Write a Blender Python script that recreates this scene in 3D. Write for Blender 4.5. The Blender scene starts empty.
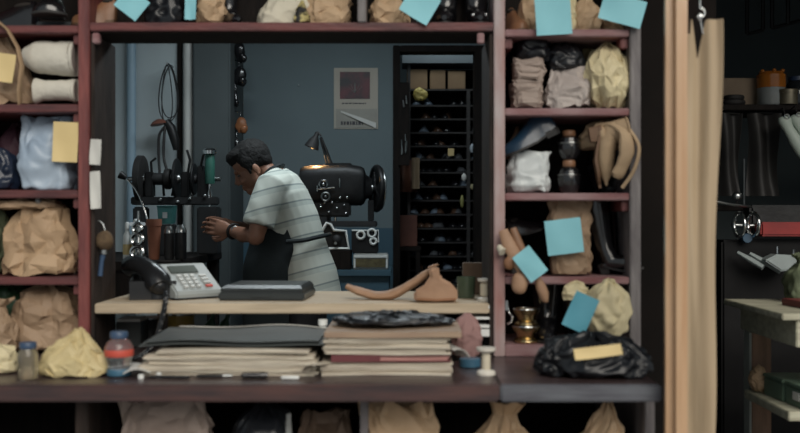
import bpy, bmesh, math, random
from mathutils import Vector, Matrix, Euler, noise
R = math.radians
S = bpy.context.scene
COL = S.collection

# ------------------------------------------------------------ camera, world, lights
cd = bpy.data.cameras.new('camera'); cam = bpy.data.objects.new('camera', cd); COL.objects.link(cam)
cam.location = (0, 0, 1.2); cam.rotation_euler = (R(90), 0, 0)
cd.sensor_width = 36; cd.lens = 45; cd.clip_start = 0.05
cd.dof.use_dof = True; cd.dof.focus_distance = 4.7; cd.dof.aperture_fstop = 2.4
S.camera = cam
wd = bpy.data.worlds.new('overcast_sky'); S.world = wd; wd.use_nodes = True
wd.node_tree.nodes['Background'].inputs[0].default_value = (0.86, 0.95, 1.0, 1)
wd.node_tree.nodes['Background'].inputs[1].default_value = 0.36
def lamp(name, kind, loc, rot, energy, color, size=1.0, size_y=None, angle=None):
    l = bpy.data.lights.new(name, kind); o = bpy.data.objects.new(name, l); COL.objects.link(o)
    o.location = loc; o.rotation_euler = rot; l.energy = energy; l.color = color
    if kind == 'AREA':
        l.size = size
        if size_y: l.shape = 'RECTANGLE'; l.size_y = size_y
    if kind == 'SUN' and angle: l.angle = angle
    if kind in ('SPOT', 'POINT'): l.shadow_soft_size = size
    return o
lamp('soft_daylight', 'SUN', (0, -3, 5), (R(56), R(6), R(16)), 2.3, (1.0, 0.93, 0.83), angle=R(45))
lamp('ceiling_tube_light', 'AREA', (-0.30, 4.70, 2.62), (0, 0, 0), 23, (0.86, 0.96, 1.0), 1.4, 0.25)
lamp('added_back_room_fill', 'AREA', (0.28, 6.50, 2.66), (0, 0, 0), 4.0, (0.86, 0.96, 1.0), 0.5, 0.12)  # unseen fill light added to brighten the doorway rack
S.view_settings.view_transform = 'Standard'
S.view_settings.look = 'None'
S.view_settings.gamma = 1.0
S.view_settings.use_curve_mapping = False
S.view_settings.exposure = 0.0

# ------------------------------------------------------------ helpers
F = 1000.0
def W(px, py, Y): return Vector(((px-400)*Y/F, Y, 1.2-(py-216.5)*Y/F))
def X(px, Y): return (px-400)*Y/F
def Z(py, Y): return 1.2-(py-216.5)*Y/F

MATS = {}
def mat(name, c1, c2=None, rough=0.6, scale=8, stretch=(1,1,1), metal=0.0, bump=0.0, bscale=None, coat=0.0, spec=0.5, trans=0.0, alpha=1.0, lo=0.35, hi=0.65, emit=None):
    if name in MATS: return MATS[name]
    m = bpy.data.materials.new(name); m.use_nodes = True
    nt = m.node_tree; b = nt.nodes['Principled BSDF']
    b.inputs['Roughness'].default_value = rough; b.inputs['Metallic'].default_value = metal
    b.inputs['Specular IOR Level'].default_value = spec
    b.inputs['Coat Weight'].default_value = coat; b.inputs['Coat Roughness'].default_value = 0.15
    b.inputs['Transmission Weight'].default_value = trans; b.inputs['Alpha'].default_value = alpha
    tc = nt.nodes.new('ShaderNodeTexCoord'); mp = nt.nodes.new('ShaderNodeMapping')
    nt.links.new(tc.outputs['Object'], mp.inputs[0]); mp.inputs['Scale'].default_value = stretch
    n = nt.nodes.new('ShaderNodeTexNoise'); n.inputs['Scale'].default_value = scale; n.inputs['Detail'].default_value = 6
    nt.links.new(mp.outputs[0], n.inputs['Vector'])
    rp = nt.nodes.new('ShaderNodeValToRGB'); nt.links.new(n.outputs['Fac'], rp.inputs[0])
    c2 = c2 or tuple(x*0.8 for x in c1)
    rp.color_ramp.elements[0].position = lo; rp.color_ramp.elements[0].color = (*c2, 1)
    rp.color_ramp.elements[1].position = hi; rp.color_ramp.elements[1].color = (*c1, 1)
    nt.links.new(rp.outputs[0], b.inputs['Base Color'])
    if bump:
        n2 = nt.nodes.new('ShaderNodeTexNoise'); n2.inputs['Scale'].default_value = bscale or scale*4; n2.inputs['Detail'].default_value = 4
        nt.links.new(mp.outputs[0], n2.inputs['Vector'])
        bp = nt.nodes.new('ShaderNodeBump'); bp.inputs['Strength'].default_value = bump; bp.inputs['Distance'].default_value = 0.01
        nt.links.new(n2.outputs['Fac'], bp.inputs['Height']); nt.links.new(bp.outputs[0], b.inputs['Normal'])
    if emit:
        b.inputs['Emission Color'].default_value = (*emit[:3], 1); b.inputs['Emission Strength'].default_value = emit[3]
    MATS[name] = m
    return m

# woods
RED = mat('red_painted_wood', (0.21,0.058,0.052), (0.11,0.030,0.030), 0.5, 6, (6,6,1), bump=0.2)
REDH = mat('red_painted_board', (0.15,0.042,0.040), (0.07,0.022,0.024), 0.5, 6, (1,6,6), bump=0.2)
PINKW = mat('worn_pink_wood', (0.42,0.36,0.36), (0.30,0.125,0.105), 0.55, 3.2, (4,4,1), bump=0.25)
PINKH = mat('worn_pink_board', (0.32,0.21,0.215), (0.19,0.070,0.072), 0.55, 4, (1.2,4,4), bump=0.25)
GREYW = mat('worn_grey_wood', (0.20,0.185,0.185), (0.085,0.075,0.08), 0.55, 5, (5,5,1), bump=0.25)
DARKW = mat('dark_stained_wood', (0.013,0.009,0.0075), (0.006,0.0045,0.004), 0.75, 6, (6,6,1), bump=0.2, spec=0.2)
DARKJ = mat('dark_jamb_wood', (0.045,0.032,0.027), (0.018,0.013,0.011), 0.7, 6, (6,6,1), bump=0.2, spec=0.25)
COUNTER = mat('dark_counter_wood', (0.085,0.042,0.038), (0.040,0.026,0.028), 0.32, 5, (1,8,8), bump=0.1, coat=0.15)
COUNTERB = mat('blue_grey_counter_wood', (0.125,0.135,0.155), (0.065,0.065,0.080), 0.36, 5, (1,8,8), bump=0.15, coat=0.1)
COUNTERT = mat('dark_counter_top', (0.070,0.045,0.045), (0.034,0.024,0.026), 0.36, 5, (1,8,8), bump=0.1, coat=0.1)
PLANK = mat('pale_plank_wood', (0.56,0.46,0.33), (0.42,0.34,0.24), 0.55, 5, (1,10,10), bump=0.15)
POST = mat('varnished_post_wood', (0.54,0.36,0.22), (0.47,0.285,0.16), 0.28, 9, (4,4,0.4), bump=0.1, coat=0.3)
TABLEW = mat('weathered_table_wood', (0.52,0.51,0.39), (0.36,0.34,0.25), 0.6, 6, (1,5,8), bump=0.2)
LEGW = mat('brown_leg_wood', (0.26,0.15,0.095), (0.17,0.10,0.06), 0.6, 6, (6,6,1), bump=0.2)
# papers
KRAFT = mat('kraft_paper', (0.44,0.305,0.185), (0.35,0.235,0.14), 0.65, 5, bump=0.35, bscale=30)
KRAFTD = mat('worn_kraft_paper', (0.34,0.235,0.15), (0.26,0.175,0.11), 0.65, 5, bump=0.35, bscale=30)
TAN = mat('tan_paper', (0.56,0.40,0.25), (0.45,0.31,0.19), 0.65, 6, bump=0.35, bscale=30)
YELLOW = mat('yellow_paper', (0.60,0.50,0.27), (0.50,0.405,0.21), 0.6, 6, bump=0.3, bscale=26)
CREAMY = mat('pale_yellow_paper', (0.68,0.60,0.38), (0.58,0.50,0.31), 0.6, 6, bump=0.3, bscale=26)
GREYP = mat('grey_paper', (0.46,0.41,0.38), (0.36,0.31,0.29), 0.65, 6, bump=0.35, bscale=26)
TAUPE = mat('taupe_paper', (0.35,0.28,0.24), (0.27,0.21,0.18), 0.65, 6, bump=0.35, bscale=26)
WHITEP = mat('white_paper', (0.70,0.70,0.66), (0.60,0.60,0.57), 0.6, 6)
PAGES = mat('old_page_edges', (0.74,0.68,0.56), (0.46,0.39,0.31), 0.7, 9, (0.8,0.8,22), bump=0.4)
CREAM = mat('cream_cloth', (0.66,0.62,0.50), (0.56,0.52,0.42), 0.75, 6, bump=0.3, bscale=30)
FELT = mat('white_felt', (0.60,0.58,0.51), (0.50,0.48,0.42), 0.85, 8, bump=0.3, bscale=60)
TICKET = mat('blue_ticket_paper', (0.27,0.62,0.70), (0.23,0.55,0.63), 0.6, 5)
TICKETD = mat('deep_blue_ticket_paper', (0.10,0.36,0.46), (0.08,0.30,0.39), 0.6, 5)
NOTE = mat('yellow_note_paper', (0.70,0.55,0.27), (0.62,0.48,0.23), 0.6, 5)
INK = mat('faded_ink', (0.06,0.06,0.07), None, 0.7)
# plastics, leathers, metals
BLACKP = mat('black_plastic_bag', (0.009,0.011,0.015), (0.005,0.006,0.008), 0.36, 6, bump=0.15, bscale=12)
NAVYP = mat('navy_plastic_bag', (0.012,0.020,0.042), (0.006,0.010,0.022), 0.28, 6, bump=0.3, bscale=22)
WHITEB = mat('white_plastic_bag', (0.62,0.66,0.66), (0.52,0.56,0.57), 0.4, 6, bump=0.3, bscale=22)
BLUEB = mat('pale_blue_plastic_bag', (0.36,0.44,0.53), (0.28,0.36,0.46), 0.4, 5, bump=0.25, bscale=18)
GREENB = mat('green_plastic_bag', (0.05,0.12,0.055), (0.03,0.07,0.035), 0.4, 5, bump=0.25)
MAROON = mat('maroon_cloth', (0.075,0.025,0.040), (0.04,0.014,0.025), 0.7, 6)
CAMO = mat('olive_cloth', (0.16,0.19,0.11), (0.06,0.075,0.045), 0.8, 14)
BLACKL = mat('black_leather', (0.010,0.010,0.012), (0.006,0.006,0.007), 0.22, 10, bump=0.05, coat=0.8)
BLUEL = mat('blue_black_leather', (0.010,0.034,0.066), (0.007,0.022,0.044), 0.30, 10, bump=0.1, coat=0.15)
BROWNL = mat('brown_leather', (0.30,0.15,0.08), (0.20,0.10,0.05), 0.45, 10, bump=0.15)
TANL = mat('tan_suede', (0.44,0.32,0.20), (0.35,0.25,0.155), 0.8, 10, bump=0.25)
CUTL = mat('cut_leather', (0.41,0.25,0.155), (0.30,0.175,0.105), 0.6, 9, bump=0.2)
RUBBER = mat('black_rubber', (0.018,0.017,0.017), None, 0.6)
SOLEB = mat('brown_sole', (0.16,0.09,0.05), None, 0.6)
LINING = mat('dark_lining', (0.03,0.025,0.022), None, 0.9)
IRON = mat('black_cast_iron', (0.016,0.017,0.018), (0.008,0.008,0.009), 0.46, 12, metal=0.3, bump=0.1)
DKIRON = mat('dull_black_iron', (0.020,0.021,0.022), (0.011,0.011,0.012), 0.65, 12)
STEEL = mat('worn_steel', (0.50,0.52,0.52), (0.34,0.36,0.36), 0.28, 12, metal=1.0)
CHROME = mat('bright_chrome', (0.80,0.82,0.82), (0.70,0.72,0.72), 0.14, 6, metal=1.0)
BRASS = mat('aged_brass', (0.55,0.42,0.22), (0.40,0.30,0.15), 0.25, 9, metal=1.0)
MGREEN = mat('machine_green_paint', (0.04,0.16,0.12), (0.025,0.10,0.08), 0.4, 8)
TEAL = mat('teal_plastic', (0.05,0.20,0.19), (0.035,0.14,0.14), 0.4, 8)
TERRA = mat('terracotta', (0.36,0.14,0.08), (0.26,0.10,0.06), 0.7, 9)
WHITEM = mat('white_enamel', (0.80,0.82,0.80), (0.70,0.72,0.70), 0.4, 9)
REDM = mat('red_machine_paint', (0.36,0.02,0.018), (0.24,0.015,0.014), 0.4, 8)
PHONEG = mat('grey_phone_plastic', (0.33,0.36,0.36), (0.29,0.32,0.32), 0.4, 8)
PHONEK = mat('pale_phone_keys', (0.58,0.60,0.59), None, 0.4, 8)
PHONEB = mat('black_phone_plastic', (0.014,0.015,0.017), None, 0.25, 8)
LCD = mat('phone_display', (0.10,0.12,0.11), None, 0.15, 8)
GLASSD = mat('smoky_glass', (0.50,0.45,0.34), (0.40,0.36,0.27), 0.12, 8, trans=0.75)
CLEARP = mat('clear_plastic', (0.75,0.80,0.82), None, 0.12, 8, trans=0.9)
AMBER = mat('amber_glass', (0.50,0.19,0.03), (0.36,0.12,0.02), 0.15, 8, trans=0.3)
BLUECAP = mat('blue_cap', (0.045,0.085,0.16), None, 0.4)
REDLAB = mat('red_label', (0.62,0.10,0.06), (0.5,0.07,0.05), 0.5)
TINY = mat('yellow_tin', (0.50,0.34,0.08), (0.40,0.27,0.07), 0.4, 8)
TINB = mat('blue_tin', (0.05,0.14,0.22), None, 0.4)
THREAD = mat('cream_thread', (0.68,0.62,0.48), (0.6,0.54,0.42), 0.8, 30, (1,1,20), bump=0.3)
SPOOLP = mat('white_spool_plastic', (0.74,0.70,0.62), None, 0.4)
CARD = mat('brown_cardboard', (0.15,0.10,0.065), (0.11,0.07,0.045), 0.8, 8)
CARDM = mat('red_brown_cardboard', (0.13,0.05,0.035), (0.09,0.035,0.025), 0.8, 8)
MBOOK = mat('maroon_book_cover', (0.16,0.04,0.045), None, 0.5)
PBOOK = mat('pink_paper_pad', (0.62,0.33,0.29), (0.55,0.28,0.25), 0.6)
FOLDER = mat('grey_green_folder', (0.060,0.070,0.070), (0.045,0.052,0.052), 0.5)
BLKCASE = mat('black_case_plastic', (0.030,0.036,0.037), (0.024,0.029,0.030), 0.34)
GREENBOX = mat('green_box_paint', (0.13,0.20,0.145), (0.10,0.155,0.11), 0.5)
# man
SKIN = mat('skin', (0.34,0.17,0.11), (0.28,0.135,0.085), 0.5, 12)
HAIR = mat('black_hair', (0.008,0.007,0.007), (0.004,0.004,0.004), 0.8, 30, bump=0.5, bscale=80)
APRON = mat('dark_teal_apron', (0.012,0.020,0.023), (0.008,0.013,0.015), 0.75, 8, bump=0.2)
TROUS = mat('dark_trousers', (0.015,0.016,0.02), None, 0.8)
# walls
WALLB = mat('blue_grey_plaster', (0.148,0.194,0.210), (0.131,0.172,0.188), 0.8, 2, bump=0.06)
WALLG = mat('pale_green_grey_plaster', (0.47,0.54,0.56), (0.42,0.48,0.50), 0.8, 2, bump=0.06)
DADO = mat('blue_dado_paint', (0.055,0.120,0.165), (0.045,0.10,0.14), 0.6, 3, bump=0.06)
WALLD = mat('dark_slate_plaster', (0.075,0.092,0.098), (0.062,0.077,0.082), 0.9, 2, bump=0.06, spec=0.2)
PILLAR = mat('dark_grey_column_paint', (0.070,0.086,0.090), (0.056,0.070,0.074), 0.8, 3, bump=0.06)
PIPEB = mat('pale_blue_pipe_paint', (0.34,0.47,0.57), (0.29,0.41,0.50), 0.5, 4)
PIPEG = mat('pale_grey_pipe_paint', (0.55,0.56,0.54), (0.45,0.46,0.44), 0.5, 4)
FLOOR = mat('concrete_floor', (0.13,0.12,0.115), (0.09,0.085,0.08), 0.8, 4, bump=0.1)
CEIL = mat('ceiling_paint', (0.16,0.17,0.17), (0.13,0.14,0.14), 0.9, 3)

class MB:
    def __init__(s): s.v = []; s.f = []
    def add(s, vs, fs):
        n = len(s.v); s.v += [Vector(v) for v in vs]; s.f += [tuple(i+n for i in f) for f in fs]; return s
    def box(s, c, d, rot=None):
        c = Vector(c); vs = []
        M = Euler(rot).to_matrix() if rot else Matrix.Identity(3)
        for sx in (-1,1):
            for sy in (-1,1):
                for sz in (-1,1): vs.append(c + M @ Vector((sx*d[0]/2, sy*d[1]/2, sz*d[2]/2)))
        return s.add(vs, [(0,1,3,2),(4,6,7,5),(0,4,5,1),(2,3,7,6),(0,2,6,4),(1,5,7,3)])
    def bx(s, x0,x1,y0,y1,z0,z1): return s.box(((x0+x1)/2,(y0+y1)/2,(z0+z1)/2),(x1-x0,y1-y0,z1-z0))
    def loft(s, rings, c0=True, c1=True):
        n = len(rings[0]); vs = [p for r in rings for p in r]; fs = []
        for i in range(len(rings)-1):
            for j in range(n):
                k = (j+1) % n; fs.append((i*n+j, i*n+k, (i+1)*n+k, (i+1)*n+j))
        if c0: fs.append(tuple(range(n))[::-1])
        if c1: fs.append(tuple((len(rings)-1)*n+j for j in range(n)))
        return s.add(vs, fs)
    def lathe(s, prof, c=(0,0,0), axis='z', n=24, c0=True, c1=True):
        c = Vector(c); rings = []
        for r, h in prof:
            ring = []
            for j in range(n):
                a = 2*math.pi*j/n
                p = {'z': (r*math.cos(a), r*math.sin(a), h), 'x': (h, r*math.cos(a), r*math.sin(a)), 'y': (r*math.sin(a), h, r*math.cos(a))}[axis]
                ring.append(c+Vector(p))
            rings.append(ring)
        return s.loft(rings, c0, c1)
    def cyl(s, c, r, h, axis='z', n=24):
        b = min(r, h)*0.08
        return s.lathe([(r-b,-h/2),(r,-h/2+b),(r,h/2-b),(r-b,h/2)], c, axis, n)
    def tube(s, pts, rad, n=10, sq=1.0):
        pts = [Vector(p) for p in pts]
        rad = rad if isinstance(rad,(list,tuple)) else [rad]*len(pts)
        rings = []; up = None
        for i, p in enumerate(pts):
            t = (pts[min(i+1,len(pts)-1)]-pts[max(i-1,0)]).normalized()
            if up is None:
                up = Vector((0,0,1)) if abs(t.z) < 0.9 else Vector((0,1,0))
            u = (up - t*up.dot(t)).normalized(); w = t.cross(u); up = u
            rings.append([p + (u*math.cos(2*math.pi*j/n)*sq + w*math.sin(2*math.pi*j/n))*rad[i] for j in range(n)])
        return s.loft(rings)
    def ell(s, c, r, rot=None, n=16, m=10):
        c = Vector(c); M = Euler(rot).to_matrix() if rot else Matrix.Identity(3); rings = []
        for i in range(m+1):
            t = math.pi*(i+0.02)/(m+0.04)-math.pi/2
            rings.append([c + M @ Vector((r[0]*math.cos(t)*math.cos(2*math.pi*j/n), r[1]*math.cos(t)*math.sin(2*math.pi*j/n), r[2]*math.sin(t))) for j in range(n)])
        return s.loft(rings)
    def torus(s, c, R0, r, axis='z', n=28, m=8, sx=1.0):
        pts = []; c = Vector(c); vs = []; fs = []
        for i in range(n):
            a = 2*math.pi*i/n
            for j in range(m):
                b = 2*math.pi*j/m; q = R0+r*math.cos(b)
                p = (q*math.cos(a)*sx, q*math.sin(a), r*math.sin(b))
                p = {'z': p, 'x': (p[2], p[0], p[1]), 'y': (p[0], p[2], p[1])}[axis]
                vs.append(c+Vector(p)); i2 = (i+1) % n; j2 = (j+1) % m
                fs.append((i*m+j, i2*m+j, i2*m+j2, i*m+j2))
        return s.add(vs, fs)
    def prism(s, poly, y0, y1):        # polygon in (x,z), extruded along y
        n = len(poly)
        vs = [(x,y0,z) for x,z in poly]+[(x,y1,z) for x,z in poly]
        fs = [tuple(range(n)), tuple(range(2*n-1,n-1,-1))]+[(i,(i+1)%n+0,(i+1)%n+n,i+n)[::-1] for i in range(n)]
        return s.add(vs, fs)
    def sheet(s, fn, nx, ny, th=0.0012):
        g = [[Vector(fn(i/nx, j/ny)) for i in range(nx+1)] for j in range(ny+1)]
        vs = []; 
        for side in (0,1):
            for j in range(ny+1):
                for i in range(nx+1):
                    a = g[j][min(i+1,nx)]-g[j][max(i-1,0)]; b = g[min(j+1,ny)][i]-g[max(j-1,0)][i]
                    nn = a.cross(b); nn = nn.normalized() if nn.length > 1e-9 else Vector((0,1,0))
                    vs.append(g[j][i] + nn*(th/2 if side else -th/2))
        k = (nx+1)*(ny+1); fs = []; I = lambda i,j: j*(nx+1)+i
        for j in range(ny):
            for i in range(nx):
                q = (I(i,j),I(i+1,j),I(i+1,j+1),I(i,j+1)); fs.append(q[::-1]); fs.append(tuple(a+k for a in q))
        bd = [I(i,0) for i in range(nx+1)]+[I(nx,j) for j in range(1,ny+1)]+[I(i,ny) for i in range(nx-1,-1,-1)]+[I(0,j) for j in range(ny-1,0,-1)]
        for a, b in zip(bd, bd[1:]+bd[:1]): fs.append((a,b,b+k,a+k))
        return s.add(vs, fs)
    def move(s, M):
        s.v = [M @ v for v in s.v]; return s
    def build(s, name, m, parent=None, loc=None, rot=None, smooth=True, bevel=0.0, crumple=None, ground=False, ang=40):
        bm = bmesh.new(); bv = [bm.verts.new(v) for v in s.v]
        for f in s.f:
            try: bm.faces.new([bv[i] for i in f])
            except ValueError: pass
        bmesh.ops.recalc_face_normals(bm, faces=bm.faces[:])
        if crumple:
            amp, fr, seed = crumple; bm.normal_update()
            off = Vector((seed*3.17, seed*1.93, seed*2.71)); ds = []
            for v in bm.verts:
                p = v.co*fr+off
                d = noise.voronoi(p)[0]; d2 = noise.voronoi(p*2.3+off)[0]
                ds.append(amp*(1.3*(min(d[1]-d[0],0.5)-0.22) + 0.55*(min(d2[1]-d2[0],0.5)-0.22) + 0.9*noise.noise(p*0.8)))
            for v, d in zip(bm.verts, ds): v.co += v.normal*d
        if ground:
            zm = min(v.co.z for v in bm.verts)
            for v in bm.verts: v.co.z = max(v.co.z - zm, 0) 
        if bevel:
            es = [e for e in bm.edges if len(e.link_faces)==2 and e.calc_face_angle(0) > R(50)]
            bmesh.ops.bevel(bm, geom=es, offset=bevel, segments=2, affect='EDGES', clamp_overlap=True)
        me = bpy.data.meshes.new(name); bm.to_mesh(me); bm.free()
        for p in me.polygons: p.use_smooth = smooth
        if smooth:
            try: me.set_sharp_from_angle(angle=R(ang))
            except Exception: pass
        if not isinstance(m, (list, tuple)): m = [m]
        for q in m: me.materials.append(q)
        o = bpy.data.objects.new(name, me); COL.objects.link(o)
        if parent: o.parent = parent
        if loc is not None: o.location = loc
        if rot is not None: o.rotation_euler = rot
        return o

def tag(o, label=None, cat=None, group=None, kind=None):
    if label: o['label'] = label
    if cat: o['category'] = cat
    if group: o['group'] = group
    if kind: o['kind'] = kind
    return o
def T(name, label, cat, loc=(0,0,0), rot=(0,0,0), group=None, sc=1.0):
    o = bpy.data.objects.new(name, None); COL.objects.link(o); o.empty_display_size = 0.05
    o.location = loc; o.rotation_euler = rot; o.scale = (sc,)*3
    return tag(o, label, cat, group)
def struct(name, mb, m, **k): return tag(mb.build(name, m, **k), kind='structure')
def copy_tree(o, parent=None):
    c = o.copy(); COL.objects.link(c)
    if parent: c.parent = parent
    for ch in list(o.children): copy_tree(ch, c)
    return c
def remesh(o, vox, smooth_it=4, fac=0.5):
    m = o.modifiers.new('r', 'REMESH'); m.mode = 'VOXEL'; m.voxel_size = vox
    q = o.modifiers.new('s', 'SMOOTH'); q.iterations = smooth_it; q.factor = fac
    dg = bpy.context.evaluated_depsgraph_get(); dg.update()
    me = bpy.data.meshes.new_from_object(o.evaluated_get(dg)); old = o.data
    o.modifiers.clear(); o.data = me
    if not me.materials:
        for mm in old.materials: me.materials.append(mm)
    for p in me.polygons: p.use_smooth = True
    return o

# ------------------------------------------------------------ the room
ZC = 2.7
struct('floor', MB().bx(-3.2,3.4,2.3,8.0,-0.1,0.0), FLOOR, smooth=False)
struct('ground', MB().bx(-6,6,-8.0,2.3,-0.12,-0.02), mat('pale_bounce_pavement',(0.42,0.40,0.37),(0.34,0.32,0.30),0.85,3), smooth=False)  # unseen pavement, made pale to bounce daylight up under the counter
struct('ceiling', MB().bx(-3.2,3.4,2.3,8.0,ZC,ZC+0.1), CEIL, smooth=False)
struct('wall_left', MB().bx(-2.3,-2.2,3.3,8.0,0,ZC), WALLG, smooth=False)
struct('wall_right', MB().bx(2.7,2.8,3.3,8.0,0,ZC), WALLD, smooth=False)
YB = 6.3
DX0, DX1, DZ = X(393,YB), X(486,YB), Z(46,YB)          # doorway to the back room
zd = Z(228,YB)
struct('wall_back', MB().bx(-2.2,DX0,YB,YB+0.1,0,ZC).bx(DX0,DX1,YB,YB+0.1,DZ,ZC).bx(DX1,0.80,YB,YB+0.1,0,ZC), WALLB, smooth=False)
struct('trim_1', MB().bx(-1.0,DX0,YB-0.006,YB,0,zd), DADO, smooth=False)
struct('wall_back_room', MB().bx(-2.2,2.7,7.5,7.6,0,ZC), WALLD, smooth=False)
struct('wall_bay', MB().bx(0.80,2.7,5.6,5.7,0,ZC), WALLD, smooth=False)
struct('wall_light_block', MB().bx(0.735,0.80,3.31,YB+1.2,0,ZC), WALLD, smooth=False)  # unseen wall added to keep the interior light out of the bay
struct('trim_3', MB().bx(DX0-0.0,DX0+0.045,YB-0.03,YB+0.11,0,DZ).bx(DX1-0.075,DX1,YB-0.03,YB+0.11,0,DZ).bx(DX0+0.045,DX1-0.075,YB-0.03,YB+0.11,DZ-0.04,DZ), DARKW, smooth=False, bevel=0.004)
# pale wall section on the left, standing proud of the back wall
YL = 5.9
struct('wall_niche', MB().bx(-2.2,X(196,YL),YL,YB,0,ZC), WALLG, smooth=False)
struct('trim_2', MB().bx(X(178,YL),X(182.5,YL),YL-0.02,YL,0,ZC), DARKW, smooth=False)
struct('wall_column', MB().bx(X(196,YL),X(233,YL),YL-0.1,YB,0,ZC), PILLAR, smooth=False, bevel=0.01)
tag(MB().cyl((X(133,YL),YL-0.035,ZC/2),0.026,ZC,n=20).build('pipe', PIPEB), 'pale blue pipe running up the light wall behind the finishing machine', 'pipe')
tag(MB().cyl((X(189.5,YL),YL-0.04,ZC/2),0.028,ZC,n=20).build('pipe', PIPEG), 'light grey pipe running up the wall beside the dark column', 'pipe')

# ------------------------------------------------------------ the cubby shelf unit
YF, YK = 3.0, 3.30
xl = X(89,YF); xr = X(494,YF); xq = X(641,YF)
ZT = 2.22
zc = 1.2-0.1685*2.5            # counter top
unit = T('cubby_shelf', 'reddish wooden pigeonhole shelving around the serving hatch, packed with repairs', 'shelving', (0,3.15,zc))
def U(mb, name, m, **k):
    mb.move(Matrix.Translation((0,-3.15,-zc))); return mb.build(name, m, unit, smooth=False, bevel=0.003, **k)
ZA, ZB, ZCc, ZD, ZE = Z(29,YF), Z(108,YF), Z(193,YF), Z(277,YF), Z(345,YF)
LA, LB, LC, LD = Z(25,YF), Z(104,YF), Z(190,YF), Z(277,YF)
ZM = Z(22,YF)
XL0 = X(-62,YF)
U(MB().bx(X(78,YF),xl,YF,3.24,zc,ZT), 'upright', RED)
U(MB().bx(XL0-0.033,XL0,YF,YK,zc,ZT), 'upright', RED)
U(MB().bx(xr,X(505,YF),YF,YK,zc,ZT), 'upright', PINKW)
U(MB().bx(X(630,YF),xq,YF,YK,zc,ZT), 'upright', GREYW)
U(MB().bx(X(357.5,YF),X(366,YF),YF,YK,ZM,ZT), 'upright', GREYW)
for z in (LA,LB,LC,LD): U(MB().bx(XL0,X(78,YF)-0.0005,YF+0.004,YK,z-0.024,z), 'shelf', REDH)
for z in (ZA,ZB,ZCc,ZD): U(MB().bx(X(505,YF)+0.0005,X(630,YF)-0.0005,YF+0.004,YK,z-0.022,z), 'shelf', PINKH)
U(MB().bx(X(505,YF)+0.0005,X(630,YF)-0.0005,YF+0.004,YK,zc,ZE), 'plinth', PINKH)
U(MB().bx(xl+0.0005,xr-0.0005,YF+0.004,3.19,ZM-0.026,ZM), 'lintel_shelf', REDH)
U(MB().bx(XL0-0.033,xq,YF,YK,ZT,ZT+0.03), 'top_board', REDH)
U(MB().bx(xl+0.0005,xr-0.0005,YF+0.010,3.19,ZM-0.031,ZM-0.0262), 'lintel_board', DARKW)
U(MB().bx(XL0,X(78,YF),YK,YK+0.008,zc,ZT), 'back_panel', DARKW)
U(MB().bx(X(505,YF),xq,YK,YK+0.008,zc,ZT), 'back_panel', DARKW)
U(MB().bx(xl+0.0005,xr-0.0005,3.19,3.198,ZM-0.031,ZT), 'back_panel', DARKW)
U(MB().bx(xl+0.001,xl+0.012,YF+0.012,3.24,zc,ZM-0.032), 'jamb_lining', DARKJ)
U(MB().bx(xr-0.012,xr-0.001,YF+0.012,YK,zc,ZM-0.032), 'jamb_lining', DARKJ)
for px in (95, 481): U(MB().bx(X(px-3.5,YF),X(px+3.5,YF),YF+0.005,YF+0.03,ZM-0.063,ZM-0.031), 'corner_block', PINKH)
for z, px in ((ZA,509),(ZA,626),(ZCc,627)):
    U(MB().bx(X(px-4,YF),X(px+4,YF),YF+0.02,YF+0.20,z-0.055,z-0.0225), 'cleat', RED)
for z in (LA,LB,LC,LD):
    U(MB().bx(X(71,YF),X(77.5,YF),YF+0.02,YF+0.20,z-0.055,z-0.0245), 'cleat', RED)
# wall stub between the shelving and the dark bay
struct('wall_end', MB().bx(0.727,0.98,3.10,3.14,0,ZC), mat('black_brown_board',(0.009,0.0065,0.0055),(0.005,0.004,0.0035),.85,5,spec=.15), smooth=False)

# counter and the compartments beneath it
XC1 = X(662,2.5)
counter = T('counter', 'dark polished wooden counter top running along the front of the hatch', 'counter', (0,2.97,zc-0.043))
def CB(mb, name, m): mb.move(Matrix.Translation((0,-2.97,-(zc-0.043)))); return mb.build(name, m, counter, smooth=False, bevel=0.005)
CB(MB().bx(-1.45,X(500,2.5)-0.001,2.522,3.46,zc-0.043,zc), 'board', COUNTERT)
CB(MB().bx(-1.45,X(500,2.5)-0.001,2.5,2.5215,zc-0.043,zc), 'front_edge', COUNTER)
CB(MB().bx(X(500,2.5)+0.001,XC1,2.522,3.46,zc-0.043,zc), 'board', COUNTERT)
CB(MB().bx(X(500,2.5)+0.001,XC1,2.5,2.5215,zc-0.043,zc), 'front_edge', COUNTERB)
base = T('base_cabinet', 'dark open compartments beneath the counter holding more repair bags', 'cabinet', (0,2.97,0))
def BC(mb, name, m): mb.move(Matrix.Translation((0,-2.97,0))); return mb.build(name, m, base, smooth=False, bevel=0.003)
zl = 0.46; zu = zc-0.0435
for a,b,m in ((75,88,DARKJ),(360,368,GREYW),(645,655,GREYW)):
    BC(MB().bx(X(a,2.62),X(b,2.62),2.62,3.3,0,zu), 'divider', m)
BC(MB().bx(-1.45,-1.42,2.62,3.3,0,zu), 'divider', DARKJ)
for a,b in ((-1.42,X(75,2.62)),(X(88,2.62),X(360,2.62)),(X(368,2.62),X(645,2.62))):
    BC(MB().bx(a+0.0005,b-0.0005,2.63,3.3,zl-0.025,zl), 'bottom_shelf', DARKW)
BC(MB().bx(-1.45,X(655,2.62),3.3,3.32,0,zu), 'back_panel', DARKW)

# plank shelf across the hatch
zp = Z(304,YF)
tag(MB().bx(xl+0.0125,xr-0.0125,YF+0.013,3.52,zp-0.030,zp).build('plank_shelf', PLANK, smooth=False, bevel=0.003), 'pale bare wood plank across the hatch carrying the telephone', 'shelf')

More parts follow.
